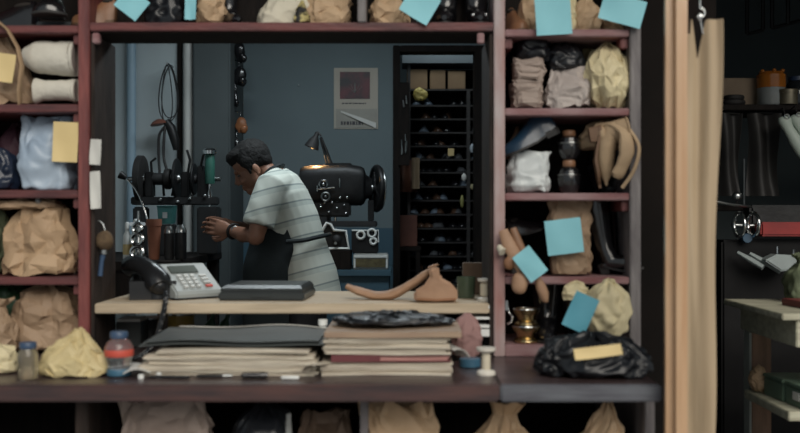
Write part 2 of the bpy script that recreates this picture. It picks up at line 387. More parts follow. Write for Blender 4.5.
# post and hanging paper at the right
tag(MB().bx(X(668,2.42),X(690,2.42),2.42,2.475,0,ZC).build('timber_post', POST, smooth=True, bevel=0.020, ang=60), 'orange-brown varnished wooden post standing right of the counter', 'post')
hp = T('hanging_sheet', 'long kraft-coloured sheet hanging from a hook beside the varnished post', 'sheet', (X(706,2.56),2.56,Z(433,2.56)-0.25))
zb0 = hp.location.z
def hsheet(u, v):
    px = 689 + u*(33 if v > 0.86 else 33) 
    right = 719.5 - 11*(1-v)**1.0 + 2.5*math.sin(3*v) + (2.0*math.sin(v*9))
    px = 686 + u*(right-686)
    top = 20 + (14 if u < 0.12 else 0) + 40*max(0, 1-abs(u-0.36)/0.2)
    py = 433+95 + (top-(433+95))*v
    y = 2.56 + 0.008*math.sin(u*5+0.8*math.sin(v*4)) + 0.010*math.sin(u*13+v*3)*max(0,v-.35) + 0.008*math.sin(v*9+u*2)
    p = W(px, py, 2.56); return (p.x-hp.location.x, y-2.56, p.z-zb0)
KSHEET = mat('kraft_sheet', (0.46,0.355,0.235), (0.39,0.295,0.19), 0.6, 3, (5,5,0.7), bump=0.15)
MB().sheet(hsheet, 40, 90, 0.003).build('paper', KSHEET, hp, ang=80)
hk = MB().tube([W(700,-40,2.56),W(700,8,2.56)],0.002).tube([W(700,8,2.56)+Vector((0.012*math.sin(a),0,-0.012*(1-math.cos(a)))) for a in [i*0.35 for i in range(12)]],0.0022)
hk.ell(W(700,17,2.56),(0.006,0.006,0.011)); hk.tube([W(700,17,2.56),W(703,34,2.56)],0.002)
hk.v = [v-hp.location for v in hk.v]; hk.build('hook', CHROME, hp)

# ------------------------------------------------------------ generators for the repairs
def spline(P, n):
    out = []
    for i in range(len(P)-1):
        p0 = P[max(i-1,0)]; p1 = P[i]; p2 = P[i+1]; p3 = P[min(i+2,len(P)-1)]
        for k in range(n):
            t = k/n; out.append(0.5*((2*p1)+(p2-p0)*t+(2*p0-5*p1+4*p2-p3)*t*t+(3*p1-p0-3*p2+p3)*t**3))
    return out+[P[-1]]

def bag_mesh(w, d, h, style='fold', seed=1, nu=44, nv=30, lean=0.0, sway=0.05):
    rnd = random.Random(seed); mb = MB(); rings = []
    ph = [rnd.uniform(0,6.28) for _ in range(6)]
    for i in range(nv+1):
        v = i/nv
        if style == 'fold':
            sw = 0.96+0.05*math.sin(v*4+ph[0]); sd = 1 if v < 0.45 else 1-(v-0.45)/0.5*0.9 if v < 0.95 else 0.10; pw = 3.2
        elif style == 'gather':
            t = 1-0.75*max(0,(v-0.5)/0.3)**1.3 if v < 0.8 else 0.25+(v-0.8)/0.2*0.28
            sw = t; sd = t; pw = 2.6
        elif style == 'dome':
            t = (1-max(0,v-0.05)**2.6)**0.5 if v < 0.995 else 0.03
            sw = max(t,0.04); sd = max(t,0.04); pw = 2.5
        elif style == 'peak':
            t = 1-0.9*v**1.5; sw = max(t,0.05); sd = max(t*1.0,0.05); pw = 2.4
        elif style == 'box':
            sw = 1+0.03*math.sin(v*7+ph[0]); sd = 1; pw = 5
        elif style == 'lump':
            t = math.sin(math.pi*(0.13+0.87*v))**0.6 if v < 0.995 else 0.05; sw = max(t,0.05); sd = max(t,0.05); pw = 2.3
        foot = min(1, 0.90+v*1.6)
        cx = lean*h*v + sway*w*math.sin(v*3.3+ph[1])*v; cy = sway*d*math.sin(v*2.7+ph[2])*v*0.6
        ring = []
        for j in range(nu):
            a = 2*math.pi*j/nu; ca, sa = math.cos(a), math.sin(a)
            r = 1+0.05*math.sin(3*a+ph[3]+v*2)+0.04*math.sin(5*a+ph[4]-v*3)
            ring.append(Vector((cx+sw*foot*w/2*r*math.copysign(abs(ca)**(2/pw),ca), cy+sd*foot*d/2*r*math.copysign(abs(sa)**(2/pw),sa), h*v)))
        rings.append(ring)
    return mb.loft(rings)
def facet_build(name, mb, m, root, amp, seed, plastic=False):
    rnd = random.Random(seed*7+1)
    bm = bmesh.new(); bv = [bm.verts.new(v) for v in mb.v]
    for f in mb.f: bm.faces.new([bv[i] for i in f])
    bmesh.ops.recalc_face_normals(bm, faces=bm.faces[:]); bm.normal_update()
    def jig(a, t):
        mv = []
        for v in bm.verts:
            if not v.link_edges: continue
            l = min(e.calc_length() for e in v.link_edges)
            r = Vector((rnd.uniform(-1,1),rnd.uniform(-1,1),rnd.uniform(-1,1)))*min(l,.05)*t
            mv.append((v, r + v.normal*rnd.uniform(-1,0.75)*a))
        for v, r in mv: v.co += r
    jig(amp*(.7 if plastic else 1), .30)
    bmesh.ops.triangulate(bm, faces=bm.faces[:], quad_method='SHORT_EDGE' if seed % 2 else 'LONG_EDGE')
    bmesh.ops.subdivide_edges(bm, edges=bm.edges[:], cuts=1, use_grid_fill=True); bm.normal_update()
    jig(amp*(.0 if plastic else .24), .0 if plastic else .15)
    if not plastic:
        bmesh.ops.subdivide_edges(bm, edges=bm.edges[:], cuts=1, use_grid_fill=True); bm.normal_update(); jig(amp*.07, .08)
    if plastic:
        bmesh.ops.subdivide_edges(bm, edges=bm.edges[:], cuts=1, use_grid_fill=True, smooth=.9); bm.normal_update()
    zm = min(v.co.z for v in bm.verts)
    for v in bm.verts: v.co.z = max(v.co.z-max(zm,-.004),0)
    me = bpy.data.meshes.new(name); bm.to_mesh(me); bm.free()
    for p in me.polygons: p.use_smooth = True
    me.set_sharp_from_angle(angle=R(80 if plastic else 20)); me.materials.append(m)
    o = bpy.data.objects.new(name, me); COL.objects.link(o); o.parent = root
    return o
def ticket_mesh(w, h, bend=0.01, seed=0, notch=False):
    def fn(u, v):
        return ((u-0.5)*w, -0.002-bend*math.sin(u*3.1+seed)*math.sin(v*2.2+0.4)-0.35*bend*math.sin(5*u+3*v+seed), (v-0.5)*h)
    return MB().sheet(fn, 12, 12, 0.0012)
def bag(name, label, cat, box, Y, m, d=None, style='fold', seed=1, amp=None, fr=None, lean=0, rz=0, ry=0, base=None, tickets=(), group=None, sway=0.05, part='paper'):
    """box = (x0,y0,x1,y1) size and place read off the photograph at distance Y"""
    x0,y0,x1,y1 = box; w = X(x1,Y)-X(x0,Y); h = (y1-y0)*Y/F
    zb = Z(y1,Y) if base is None else base
    if base is not None: h = Z(y0,Y)-base
    d = d or min(w*0.75, 0.2)
    amp = amp if amp is not None else 0.075*min(w,h,d); fr = fr or 2.6/min(w,h)*0.9
    root = T(name, label, cat, (X((x0+x1)/2,Y), Y, zb+0.0008), (0,ry,rz), group)
    k = 1.04 if style in ('lump','dome','peak','gather') else 1.0
    g = max(.024, min(w,h)/5.6)
    facet_build(part, bag_mesh(w*k, d, h*1.0, style, seed, max(14,int(2*(w+d)/g)), max(7,int(h/g)), lean, sway), m, root, amp*.8, seed, part in ('plastic','cloth','suede'))
    for (a,b,c,e,Yt,rot,tm,lb) in tickets:
        t = ticket_mesh(X(c,Yt)-X(a,Yt), (e-b)*Yt/F, 0.006, a).build('ticket', tm, root)
        p = Vector((X((a+c)/2,Yt), Yt, Z((b+e)/2,Yt))) - root.location
        p = Matrix.Rotation(-rz,3,'Z') @ p
        t.location = p; t.rotation_euler = (0,rot,-rz); t['label'] = lb
    return root
def shoe_meshes(L, wd=None, ht=None, heel=0.02, toe_up=0.004):
    w = wd or L*0.36; h = ht or L*0.30
    def rings(inset=0.0, top=1.0):
        out = []
        for t,ww,hh in ((0.0,.34,.72),(.04,.62,.95),(.14,.72,1.0),(.28,.70,.98),(.40,.72,.86),(.52,.84,.74),(.66,.98,.60),(.80,.98,.50),(.91,.78,.42),(.97,.48,.33),(1.0,.22,.22)):
            zb = heel*(1-min(1,t/0.45))**1.2*0.9 + toe_up*max(0,(t-.75)/.25)**2 + 0.006
            r = []
            for j in range(20):
                a = 2*math.pi*j/20; c, s_ = math.cos(a), math.sin(a)
                y = math.copysign(abs(c)**0.75,c)*w/2*ww*(1-0.30*max(0,s_))
                z = zb + (max(0,s_)**0.8*(h*hh-0.006) if s_ > 0 else 0.0)
                r.append(Vector((t*L, y, z)))
            out.append(r)
        return out
    up = MB().loft(rings())
    so = MB(); sr = []
    for t,ww in ((0.0,.40),(.05,.70),(.15,.80),(.28,.74),(.42,.72),(.55,.90),(.70,1.04),(.82,1.02),(.92,.82),(.98,.5),(1.015,.22)):
        zb = heel*(1-min(1,t/0.45))**1.2*0.9 + toe_up*max(0,(t-.75)/.25)**2
        sr.append([Vector((t*L, w/2*ww*y, zb+z)) for y,z in ((-1,0.007),(-1,0.0),(1,0.0),(1,0.007))])
    so.loft(sr)
    he = MB().loft([[Vector((x*L, w/2*y, z)) for x,y in ((0.0,-.55),(.06,-.78),(.24,-.72),(.24,.72),(.06,.78),(0.0,.55))] for z in (0, heel)])
    ln = MB().ell((0.19*L,0,h*0.955),(0.155*L,w*0.25,0.010), rot=(0,0.12,0))
    return up, so, he, ln
def shoe(name, label, loc, rot, L, m, ms=None, cat='shoe', heel=0.02, ht=None, wd=None, group=None, tickets=()):
    r = T(name, label, cat, loc, rot, group)
    up, so, he, ln = shoe_meshes(L, heel=heel, ht=ht, wd=wd)
    up.build('upper', m, r); so.build('sole', ms or RUBBER, r); he.build('heel', ms or RUBBER, r); ln.build('lining', LINING, r)
    for (lo, ro, w, h, tm, lb) in tickets:
        t = ticket_mesh(w, h, 0.008, 1).build('ticket', tm, r, loc=lo, rot=ro); t['label'] = lb
    return r
def boot(name, label, loc, rot, H, L, m, ms=None, cat='boot', rad=None, heel=0.025, slouch=0.0, group=None, pointed=False, crump=0.0):
    """shaft up along +z, toe towards +x, heel at the origin"""
    r = T(name, label, cat, loc, rot, group); rad = rad or L*0.2
    q = 0.35 if pointed else 0.75
    path = [((0.05*L+slouch,0,H),rad*1.12),((0.05*L+slouch*.7,0,H*.85),rad*1.08),((0.05*L+slouch*.3,0,H*.65),rad*1.0),((0.07*L,0,H*.46),rad*.86),((0.10*L,0,max(H*.30,0.26*L)),rad*.82),
            ((0.20*L,0,0.20*L),rad*.86),((0.36*L,0,0.155*L),rad*.80),((0.55*L,0,0.115*L),rad*.74),((0.75*L,0,0.085*L),rad*.62),((0.90*L,0,0.065*L),rad*.62*q),((0.99*L,0,0.055*L),rad*.25*q)]
    pts = [Vector(p)+Vector((0,0,heel*0.5)) for p,_ in path]
    mb = MB().tube(pts, [a for _,a in path], 18)
    for v in mb.v:
        v.z = max(v.z, 0.006 + heel*max(0,1-v.x/(0.45*L)))
    mb.ell((0.06*L,0,0.11*L+heel*.6),(rad*.80,rad*.78,0.11*L))
    mb.build('upper', m, r, crumple=(crump,18,3) if crump else None)
    s = MB(); sr = []
    for t,ww in ((-.13,.45),(-.08,.75),(.05,.85),(.28,.70),(.5,.85),(.70,.95),(.85,.80),(.95,.55*q*1.2),(1.02,.2)):
        zb = heel*max(0,1-max(0,t)/.45)
        sr.append([Vector((t*L, rad*.85*ww*y, zb+z)) for y,z in ((-1,.008),(-1,0),(1,0),(1,.008))])
    s.loft(sr).build('sole', ms or RUBBER, r)
    MB().loft([[Vector((x*L*k, rad*.8*y*k, z)) for x,y in ((-.12,-.5),(-.06,-.75),(.18,-.7),(.18,.7),(-.06,.75),(-.12,.5))] for z,k in ((0,.85),(heel,1))]).build('heel', ms or RUBBER, r)
    MB().tube([pts[0]+Vector((0,0,0.002)), pts[0]+Vector((0,0,-0.03))], [rad*1.0, rad*0.9], 18).build('lining', LINING, r)
    MB().torus(pts[0], rad*1.12, 0.004, n=22).build('cuff', m, r)
    return r
def block(w, d, h, layers, seed, jit=0.006, curl=0.0):
    rnd = random.Random(seed); mb = MB(); z = 0
    for i in range(layers):
        t = h/layers; dx, dy = rnd.uniform(-jit,jit), rnd.uniform(-jit,jit); ww = w-rnd.uniform(0,jit*2)
        n = 14; top = []; bot = []
        mb.sheet(lambda u, v: (dx+(u-.5)*ww, dy+(v-.5)*d, z+t*.46 + 0.0035*math.sin(u*(5+seed%4)+i*.7+seed)*math.sin(v*3+.3) + curl*max(0,u-0.8)**2*(i/layers)), n, 4, t*0.9)
        z += t
    return mb
def jar(name, label, cat, loc, r, h, m, lidm, fill=None):
    t = T(name, label, cat, loc)
    MB().lathe([(r*.9,0),(r,r*.15),(r,h*.62),(r*.93,h*.72),(r*.72,h*.80),(r*.72,h*.84)], n=28).build('glass', m, t)
    MB().lathe([(r*.80,h*.83),(r*.82,h*.85),(r*.82,h*.98),(r*.76,h)], n=28).build('lid', lidm, t)
    return t

# ------------------------------------------------------------ LEFT COLUMN
bl = 'blue paper repair ticket'
# top row, left
shoe('shoe', 'black polished shoe on the top left shelf, nearest the photo edge', (X(36,3.12),3.14,LA+.001), (0,0,R(172)), 0.24, BLACKL, ht=0.09)
shoe('shoe', 'black polished shoe with a bright toe glint beside the red upright, top left shelf', (X(56,3.10),3.07,LA+.001), (0,0,R(-78)), 0.10, BLACKL, ht=0.085, wd=0.10)
tag(MB().box((0,0,.013),(.118,.17,.026)).build('shoebox_lid', mat('slate_card',(0.03,0.036,0.04),None,0.6), loc=(X(57,3.1),3.17,LA+.0008), smooth=False, bevel=.003), 'flat slate-grey card box beneath the glinting black shoe, top left', 'box')
bpy.data.objects['shoe.001'].location.z += 0.027
# second row, left: rolled felt bundles and a carrier
def bundle(label, x0,y0,x1,y1,Y,seed,tilt, waist):
    L = X(x1,Y)-X(x0,Y); rr = (y1-y0)*Y/F/2
    t = T('felt_boot', label, 'boot', (X(x0,Y), Y, Z(y1,Y)), (0,0,0))
    rings = []
    for i in range(21):
        u = i/20; k = waist(u); rings.append([Vector((u*L*0.97+0.012*math.cos(a)*(1 if i==20 else 0), math.cos(a)*rr*k*0.9, rr+math.sin(a)*rr*k + tilt*(u-.5))) for a in [2*math.pi*j/28 for j in range(28)]])
    MB().loft(rings).build('felt', FELT, t, crumple=(0.004,14,seed))
    MB().torus((L*0.95,0,rr+tilt*.45), rr*waist(1)*0.86, 0.006, 'x').build('cuff', FELT, t)
    MB().cyl((L*0.972,0,rr+tilt*.47), rr*waist(1)*0.80, 0.004, 'x').build('lining', GREYP, t)
    return t
bundle('fat white felt boot lying on its side on top of the slimmer one, upper left', 24,40,77,76,3.06,3,-0.004, lambda u: (0.45+1.9*u if u<.22 else 0.87+0.10*math.sin((u-.2)*2.2)))
bundle('slimmer white felt boot lying flat on the shelf under the fat one, upper left', 36,78,77,104,3.06,8,0.0, lambda u: (0.80+0.9*(0.2-u) if u<.2 else 0.80+0.14*max(0,u-.55)))
c1 = bag('paper_carrier', 'brown paper carrier with yellow label and folded strap, upper left shelf edge', 'bag', (-18,28,36,104), 3.09, KRAFTD, d=.13, style='peak', seed=4, base=LB, lean=-.1)
st = MB().tube([W(-6,18,3.0)-c1.location,W(8,30,3.0)-c1.location,W(18,48,3.0)-c1.location,W(22,66,3.0)-c1.location,W(19,90,3.0)-c1.location,W(20,103,3.02)-c1.location],[.017]*6,12,0.25).build('strap', KRAFT, c1)
tt = ticket_mesh(.050,.085,.004,2).build('label', NOTE, c1, loc=W(6,68,2.985)-c1.location, rot=(0,R(8),0)); tt['label'] = 'yellow paper label'
# third row, left
bag('carrier_bag', 'pale blue plastic bag filling the third shelf on the left, yellow note taped on', 'bag', (23,118,77,190), 3.10, BLUEB, d=.16, style='fold', seed=6, base=LC, lean=-.02, tickets=((53,122,78,162,3.005,R(2),NOTE,'yellow paper note'),), part='plastic')
bag('cloth_bundle', 'dark maroon cloth bundle behind the pale blue bag, third left shelf', 'bundle', (-10,122,24,156), 3.12, MAROON, d=.14, style='lump', seed=7, base=LC, part='cloth')
bag('carrier_bag', 'navy plastic bag slumped at the photo edge beside the pale blue bag', 'bag', (-40,146,20,190), 3.06, NAVYP, d=.10, style='dome', seed=9, base=LC, part='plastic')
bpy.data.objects['cloth_bundle'].location.y = 3.2
# fourth row, left
bag('paper_bag', 'large crumpled kraft bag with rolled top, fourth shelf down on the left', 'bag', (8,202,77,278), 3.10, KRAFT, d=.18, style='dome', seed=11, base=LD, lean=.02, amp=.016, fr=12)
fl = bag('paper_bag', 'flattened olive-brown paper bag lying over the large kraft bag, left', 'bag', (-2,200,62,212), 3.10, KRAFTD, d=.15, style='dome', seed=12, amp=.006, fr=16, base=Z(210,3.10))
bag('cloth_bundle', 'olive camouflage cloth bundle tucked under the fourth shelf at photo edge', 'bundle', (-30,200,9,277), 3.13, CAMO, d=.15, style='lump', seed=13, base=LD, part='cloth')
tb = T('glue_bottle', 'tiny clear glue bottle with white cap on the flattened olive-brown bag', 'bottle', (X(37,3.03),3.04,Z(205,3.03)+.004))
MB().lathe([(.008,0),(.0085,.003),(.0085,.020),(.005,.026)]).build('bottle_body', CLEARP, tb); MB().cyl((0,0,.030),.0055,.010).build('cap', WHITEM, tb)
# fifth compartment, left
bag('paper_bag', 'slumped brown paper bag with twisted neck on the counter, lower left', 'bag', (6,284,77,352), 3.12, KRAFTD, d=.18, style='dome', seed=15, base=zc, lean=.10, amp=.016, fr=11)
bag('paper_bag', 'narrow creased brown bag leaning by the photo edge, lower left compartment', 'bag', (-34,300,16,356), 3.02, KRAFTD, d=.12, style='gather', seed=16, base=zc, lean=.14)
bag('carrier_bag', 'green plastic bag folded flat above the leaning brown bag, lower left', 'bag', (-30,281,34,300), 3.19, GREENB, d=.14, style='dome', seed=17, base=zc, part='plastic')
# on the counter, left
yb = bag('paper_bag', 'crumpled yellow paper bag on the counter beside the blue-lidded jar', 'bag', (39,331,112,378), 2.66, YELLOW, d=.13, style='peak', seed=18, base=zc, lean=-.02, amp=.010, fr=14, sway=.08)
bag('paper_bag', 'small yellow paper bag cut by the left photo edge behind the jar', 'bag', (-24,346,18,378), 2.70, CREAMY, d=.09, style='dome', seed=19, base=zc)
jar('glass_jar', 'cloudy glass jar with blue lid on the counter, far left', 'jar', (X(28,2.60),2.60,zc+.0008), .026, .094, GLASSD, BLUECAP)
bt = T('plastic_bottle', 'squat clear bottle with blue cap and red band beside the yellow bag', 'bottle', (X(119,2.64),2.64,zc+.0008))
MB().lathe([(.026,0),(.031,.006),(.031,.016),(.029,.022),(.031,.034),(.037,.052),(.037,.074),(.030,.090),(.021,.097),(.021,.100)],n=28).build('bottle_body', CLEARP, bt)
MB().lathe([(.0365,.052),(.0378,.055),(.0378,.069),(.0365,.072)],n=28).build('label_band', REDLAB, bt)
MB().lathe([(.0316,.003),(.0322,.005),(.0322,.018),(.0314,.020)],n=28).build('lower_band', TINB, bt)
MB().lathe([(.023,.100),(.0235,.102),(.0235,.114),(.021,.117)],n=28).build('cap', BLUECAP, bt)
# pinned things on the left jamb
for (px,py,w,h,a,lb,m) in ((96,152,.038,.076,4,'white paper slip pinned to the left jamb, upper of two',WHITEP),(96,190,.036,.112,-4,'white torn paper strip pinned to the left jamb, lower of two',WHITEP)):
    o = ticket_mesh(w,h,.004,px).build('paper_slip', m, loc=(X(96,2.990), 2.989, Z(py,2.989)), rot=(R(a)*.3,R(a),R(-27))); tag(o, lb, 'paper')
br = T('bristle_brush', 'round tan bristle brush with blue handle hanging on the left jamb', 'brush', (xl+.028,3.05,Z(258,3.05)), (0,R(4),0))
MB().ell((0,0,.052),(.028,.026,.032)).build('bristles', mat('tan_bristle',(0.13,0.085,0.045),(0.07,0.045,0.025),0.9,40), br, crumple=(.003,60,2))
MB().tube([(0,0,.022),(-.004,0,-.01),(-.006,0,-.055)],[.010,.007,.008]).build('handle', BLUECAP, br)
MB().cyl((0,0,.020),.013,.016).build('ferrule', STEEL, br)
MB().tube([(0,0,.082),(-.006,0,.100),(-.018,0,.112),(-.030,0,.112)],.0025).build('hanging_loop', STEEL, br)

# ------------------------------------------------------------ TOP ROW over the hatch
zt = ZM+.001
shoe('shoe', 'tan leather shoe on the beam next to the red upright, toe outward', (X(118,3.12),3.11,zt), (0,0,R(190)), 0.135, BROWNL, SOLEB, ht=.085, wd=.085)
shoe('shoe', 'brown leather shoe half hidden behind the hanging blue ticket over the beam', (X(100,3.2),3.22,zt), (0,0,R(12)), 0.15, TANL, SOLEB, ht=.085)
def loose_ticket(label, x0,y0,x1,y1,Y,rot,m=TICKET, poly=None, lean=R(-6)):
    w = X(x1,Y)-X(x0,Y); h = (y1-y0)*Y/F
    o = ticket_mesh(w,h,.006,x0).build('repair_ticket', m, loc=(X((x0+x1)/2,Y),Y,Z((y0+y1)/2,Y)), rot=(lean,rot,0)); return tag(o,label,'ticket')
loose_ticket('pale blue ticket hanging point-down between brown shoe and black bag, top row', 118,-8,146,16,3.03,R(38))
bag('carrier_bag', 'round black plastic bag on the beam above the wire loops', 'bag', (147,-10,186,21), 3.12, BLACKP, d=.13, style='dome', seed=21, base=zt, part='plastic')
loose_ticket('narrow pale blue ticket right of the round black bag, top row', 185,-6,196,20,3.06,R(0))
bag('paper_bag', 'small tan crumpled paper bag right of the narrow blue ticket, top row', 'bag', (196,-12,226,21), 3.12, TAN, d=.10, style='lump', seed=23, base=zt)
boot('boot', 'black ankle boot standing left of the cream cloth bag, top row', (X(228,3.16),3.16,zt), (0,0,R(-65)), .14, .12, BLACKL, rad=.030)
cb = bag('cloth_bag', 'cream cloth bag lying with its pointed end left, top row', 'bag', (256,-6,305,21), 3.12, CREAM, d=.14, style='dome', seed=25, base=zt, lean=.25, part='cloth')
bag('paper_bag', 'tan paper bag with patterned inner lining left of the grey divider, top row', 'bag', (302,-14,353,23), 3.13, TAN, d=.13, style='fold', seed=26, base=zt)
sc_ = bag('cloth_bundle', 'black and yellow patterned scarf wedged between cream bag and tan bag', 'bundle', (293,2,310,22), 3.04, mat('patterned_scarf',(0.45,0.38,0.16),(0.01,0.01,0.01),0.7,34,lo=.45,hi=.55), d=.06, style='peak', seed=27, base=zt, part='cloth')
bag('paper_bag', 'tan paper bag with dark folds right of the grey divider, top row', 'bag', (369,-12,406,22), 3.13, TAN, d=.12, style='gather', seed=28, base=zt)
loose_ticket('pale blue ticket curling over the beam right of the grey divider', 404,-10,436,20,2.993,R(30))
boot('boot', 'black boot standing right of the curling blue ticket, top row', (X(446,3.14),3.15,zt), (0,0,R(-95)), .16, .12, BLACKL, rad=.042)
b2 = boot('boot', 'black boot with two chrome studs beside the worn pink upright, top row', (X(475,3.14),3.15,zt), (0,0,R(-86)), .16, .12, BLACKL, rad=.040)
for q in (-1,1): MB().ell((.10,q*.020,.030),(.006,.006,.007)).build('stud', CHROME, b2)

# ------------------------------------------------------------ RIGHT COLUMN
# top row, right
z1 = ZA+.001
shoe('shoe', 'brown shoe standing heel-out beside the pink upright, top right cell', (X(512,3.13),3.2,z1), (0,0,R(-80)), .15, BROWNL, SOLEB, ht=.09, wd=.062)
bag('paper_bag', 'tan paper bag between the brown shoe and large blue ticket, top right cell', 'bag', (519,-10,540,29), 3.12, TAN, d=.09, style='lump', seed=31, base=z1)
p1 = bag('paper_bag', 'cream paper bag behind the large blue ticket, top right cell', 'bag', (540,-8,578,29), 3.13, CREAMY, d=.12, style='fold', seed=32, base=z1, tickets=((535,-8,571,35,2.985,R(-4),TICKET,bl),))
bag('paper_bag', 'tan paper bag right of the large blue ticket, top right cell', 'bag', (572,-8,600,29), 3.13, TAN, d=.12, style='gather', seed=33, base=z1)
p2 = bag('paper_bag', 'brown paper bag under the tilted blue ticket, top right cell', 'bag', (600,-6,629,29), 3.13, KRAFT, d=.12, style='dome', seed=34, base=z1, tickets=((601,-4,644,24,2.985,R(16),TICKET,bl),))
# second row, right
z2 = ZB+.001
st1 = bag('paper_bag', 'taupe paper bag standing lowest of the two stacked left of the pale grey bag', 'bag', (512,84,542,108), 3.08, TAUPE, d=.13, style='box', seed=41, base=z2)
st2 = bag('paper_bag', 'taupe paper bag on top of another taupe bag beside the pink upright', 'bag', (512,63,542,84), 3.08, TAUPE, d=.13, style='box', seed=42)
bag('paper_bag', 'pale grey crumpled paper bag leaning in the middle of the second right cell', 'bag', (545,70,589,108), 3.07, GREYP, d=.13, style='fold', seed=43, base=z2, lean=.22, ry=R(-9))
bag('paper_bag', 'big crumpled pale yellow paper bag in the second right cell', 'bag', (582,45,631,110), 3.09, CREAMY, d=.22, style='lump', seed=44, base=z2, amp=.014, fr=12)
bag('paper_bag', 'yellow paper bag showing its top behind the big pale yellow one', 'bag', (574,42,604,108), 3.23, YELLOW, d=.09, style='gather', seed=45, base=z2)
bag('carrier_bag', 'glossy black plastic bag lying on the stacked taupe bags, second right cell', 'bag', (514,34,551,64), 3.11, BLACKP, d=.14, style='dome', seed=46, base=Z(62.5,3.08), part='plastic')
bag('carrier_bag', 'glossy black plastic bag lying on the pale grey bag, second right cell', 'bag', (547,45,583,72), 3.11, BLACKP, d=.13, style='dome', seed=47, base=Z(71,3.08), part='plastic')
# third row, right
z3 = ZCc+.001
bag('carrier_bag', 'white plastic bag at the front of the third right cell', 'bag', (508,153,550,193), 3.09, WHITEB, d=.14, style='fold', seed=51, base=z3, part='plastic', lean=.03)
shoe('shoe', 'shiny blue-black shoe lying across the white plastic bag, third right cell', (X(561,3.05),3.08,Z(133,3.07)), (0,R(25),R(180)), .185, BLUEL, ht=.085, wd=.085)
shoe('slipper', 'tan slipper upended beside the pink upright, third right cell', (X(511,3.19),3.20,Z(160,3.19)), (0,R(-74),0), .11, TANL, SOLEB, ht=.03, wd=.045)
for (y0,y1,lb) in ((131,160,'black round shoe-polish pot with brown lid, upper of the stacked pair'),(160,193,'black round shoe-polish pot with brown lid, lower of the stacked pair')):
    h = (y1-y0)*3.09/F; zz = z3 if y1 == 193 else Z(160,3.09)+.002
    t = T('polish_pot', lb, 'pot', (X(569,3.09),3.09,zz)); h = h if y1 != 193 else Z(160,3.09)-z3
    MB().lathe([(.022,0),(.034,h*.18),(.036,h*.45),(.030,h*.72),(.020,h*.80)],n=28).build('pot_body', BLACKL, t)
    MB().lathe([(.019,h*.80),(.020,h*.82),(.020,h*.95),(.017,h)],n=24).build('lid', BROWNL, t)
    MB().torus((0,0,h*.55),.0345,.002).build('rim', STEEL, t)
boot('boot', 'tan suede high-heeled boot hanging toe-down in the third right cell', (X(589,3.04),3.04,Z(134,3.04)), (0,R(80),R(-4)), .10, .165, TANL, SOLEB, rad=.036, pointed=True, heel=.03)
hb = bag('cloth_bundle', 'tan suede boot shafts draped over the right end of third right cell', 'bundle', (580,121,628,150), 3.12, TANL, d=.12, style='dome', seed=53, base=Z(150,3.12), part='suede')
MB().tube(spline([W(a,b,y)-hb.location for a,b,y in ((598,127,3.06),(614,126,3.03),(626,136,3.0),(626,156,2.985),(616,178,2.99))],5),[.024]*5+[.030]*5+[.032]*5+[.026]*5+[.014],14,.5).build('boot_shaft', TANL, hb, crumple=(.004,16,4))
MB().tube(spline([W(a,b,y)-hb.location for a,b,y in ((630,130,3.0),(639,147,2.98),(634,170,2.98),(622,188,2.99))],5),.008,10,.6).build('strap', TANL, hb)
bag('carrier_bag', 'dark plastic bag deep in the third right cell behind the tan boots', 'bag', (590,130,626,193), 3.23, BLACKP, d=.1, style='lump', seed=54, base=z3, part='plastic')
# fourth row, right
z4 = ZD+.001
bag('paper_bag', 'tall brown paper bag bearing a square blue ticket, fourth right cell', 'bag', (549,197,592,277), 3.09, KRAFTD, d=.13, style='fold', seed=61, base=z4, tickets=((546,219,582,254,3.005,R(-7),TICKET,bl),))
boot('boot', 'black glossy tall boot, nearer of two right of the tall brown bag', (X(606,3.10),3.12,z4), (0,R(-9),R(-24)), .22, .12, BLACKL, rad=.034)
boot('boot', 'black glossy tall boot against the grey upright, right of the other tall boot', (X(620,3.2),3.20,z4), (0,0,R(-84)), .225, .12, BLACKL, rad=.034)
shoe('shoe', 'black shoe leaning behind the brown sandals, upper of two, fourth right cell', (X(512,3.2),3.2,Z(240,3.2)), (0,R(-18),R(-8)), .12, BLACKL, ht=.06, wd=.065)
shoe('shoe', 'black shoe lying behind the brown sandals, lower of two, fourth right cell', (X(510,3.2),3.19,z4), (0,0,R(-10)), .13, BLACKL, ht=.08, wd=.07)
# the hanging sandals with a ticket
sd = T('leather_sandals', 'bundle of brown leather sandals hung over the pink upright with blue ticket', 'sandals', W(522,285,2.96))
L0 = sd.location
MB().tube([W(503,230,2.97)-L0,W(508,243,2.965)-L0,W(515,256,2.96)-L0,W(522,270,2.96)-L0],[.014,.019,.020,.016],14,.45).build('sandal', CUTL, sd)
MB().tube([W(513,228,2.975)-L0,W(517,240,2.97)-L0,W(524,256,2.97)-L0],[.010,.014,.013],12,.5).build('strap', BROWNL, sd)
MB().ell(W(520,283,2.96)-L0,(.025,.018,.034),(0,.15,0)).build('sandal', CUTL, sd, crumple=(.004,30,3))
MB().ell(W(542,290,2.965)-L0,(.016,.014,.040),(0,-.3,0)).build('sandal', CUTL, sd, crumple=(.004,30,5))
MB().ell(W(510,262,2.965)-L0,(.018,.013,.024),(0,.3,0)).build('sandal', BROWNL, sd, crumple=(.004,30,6))
tk = ticket_mesh(.062,.092,.004,5).build('ticket', TICKET, sd, loc=W(530,264,2.935)-L0, rot=(0,R(-38),0)); tk['label'] = bl
MB().tube([W(499,247,2.975)-L0,W(503,252,2.96)-L0],[.010,.013],12).build('pompom', CREAM, sd, crumple=(.002,60,2))
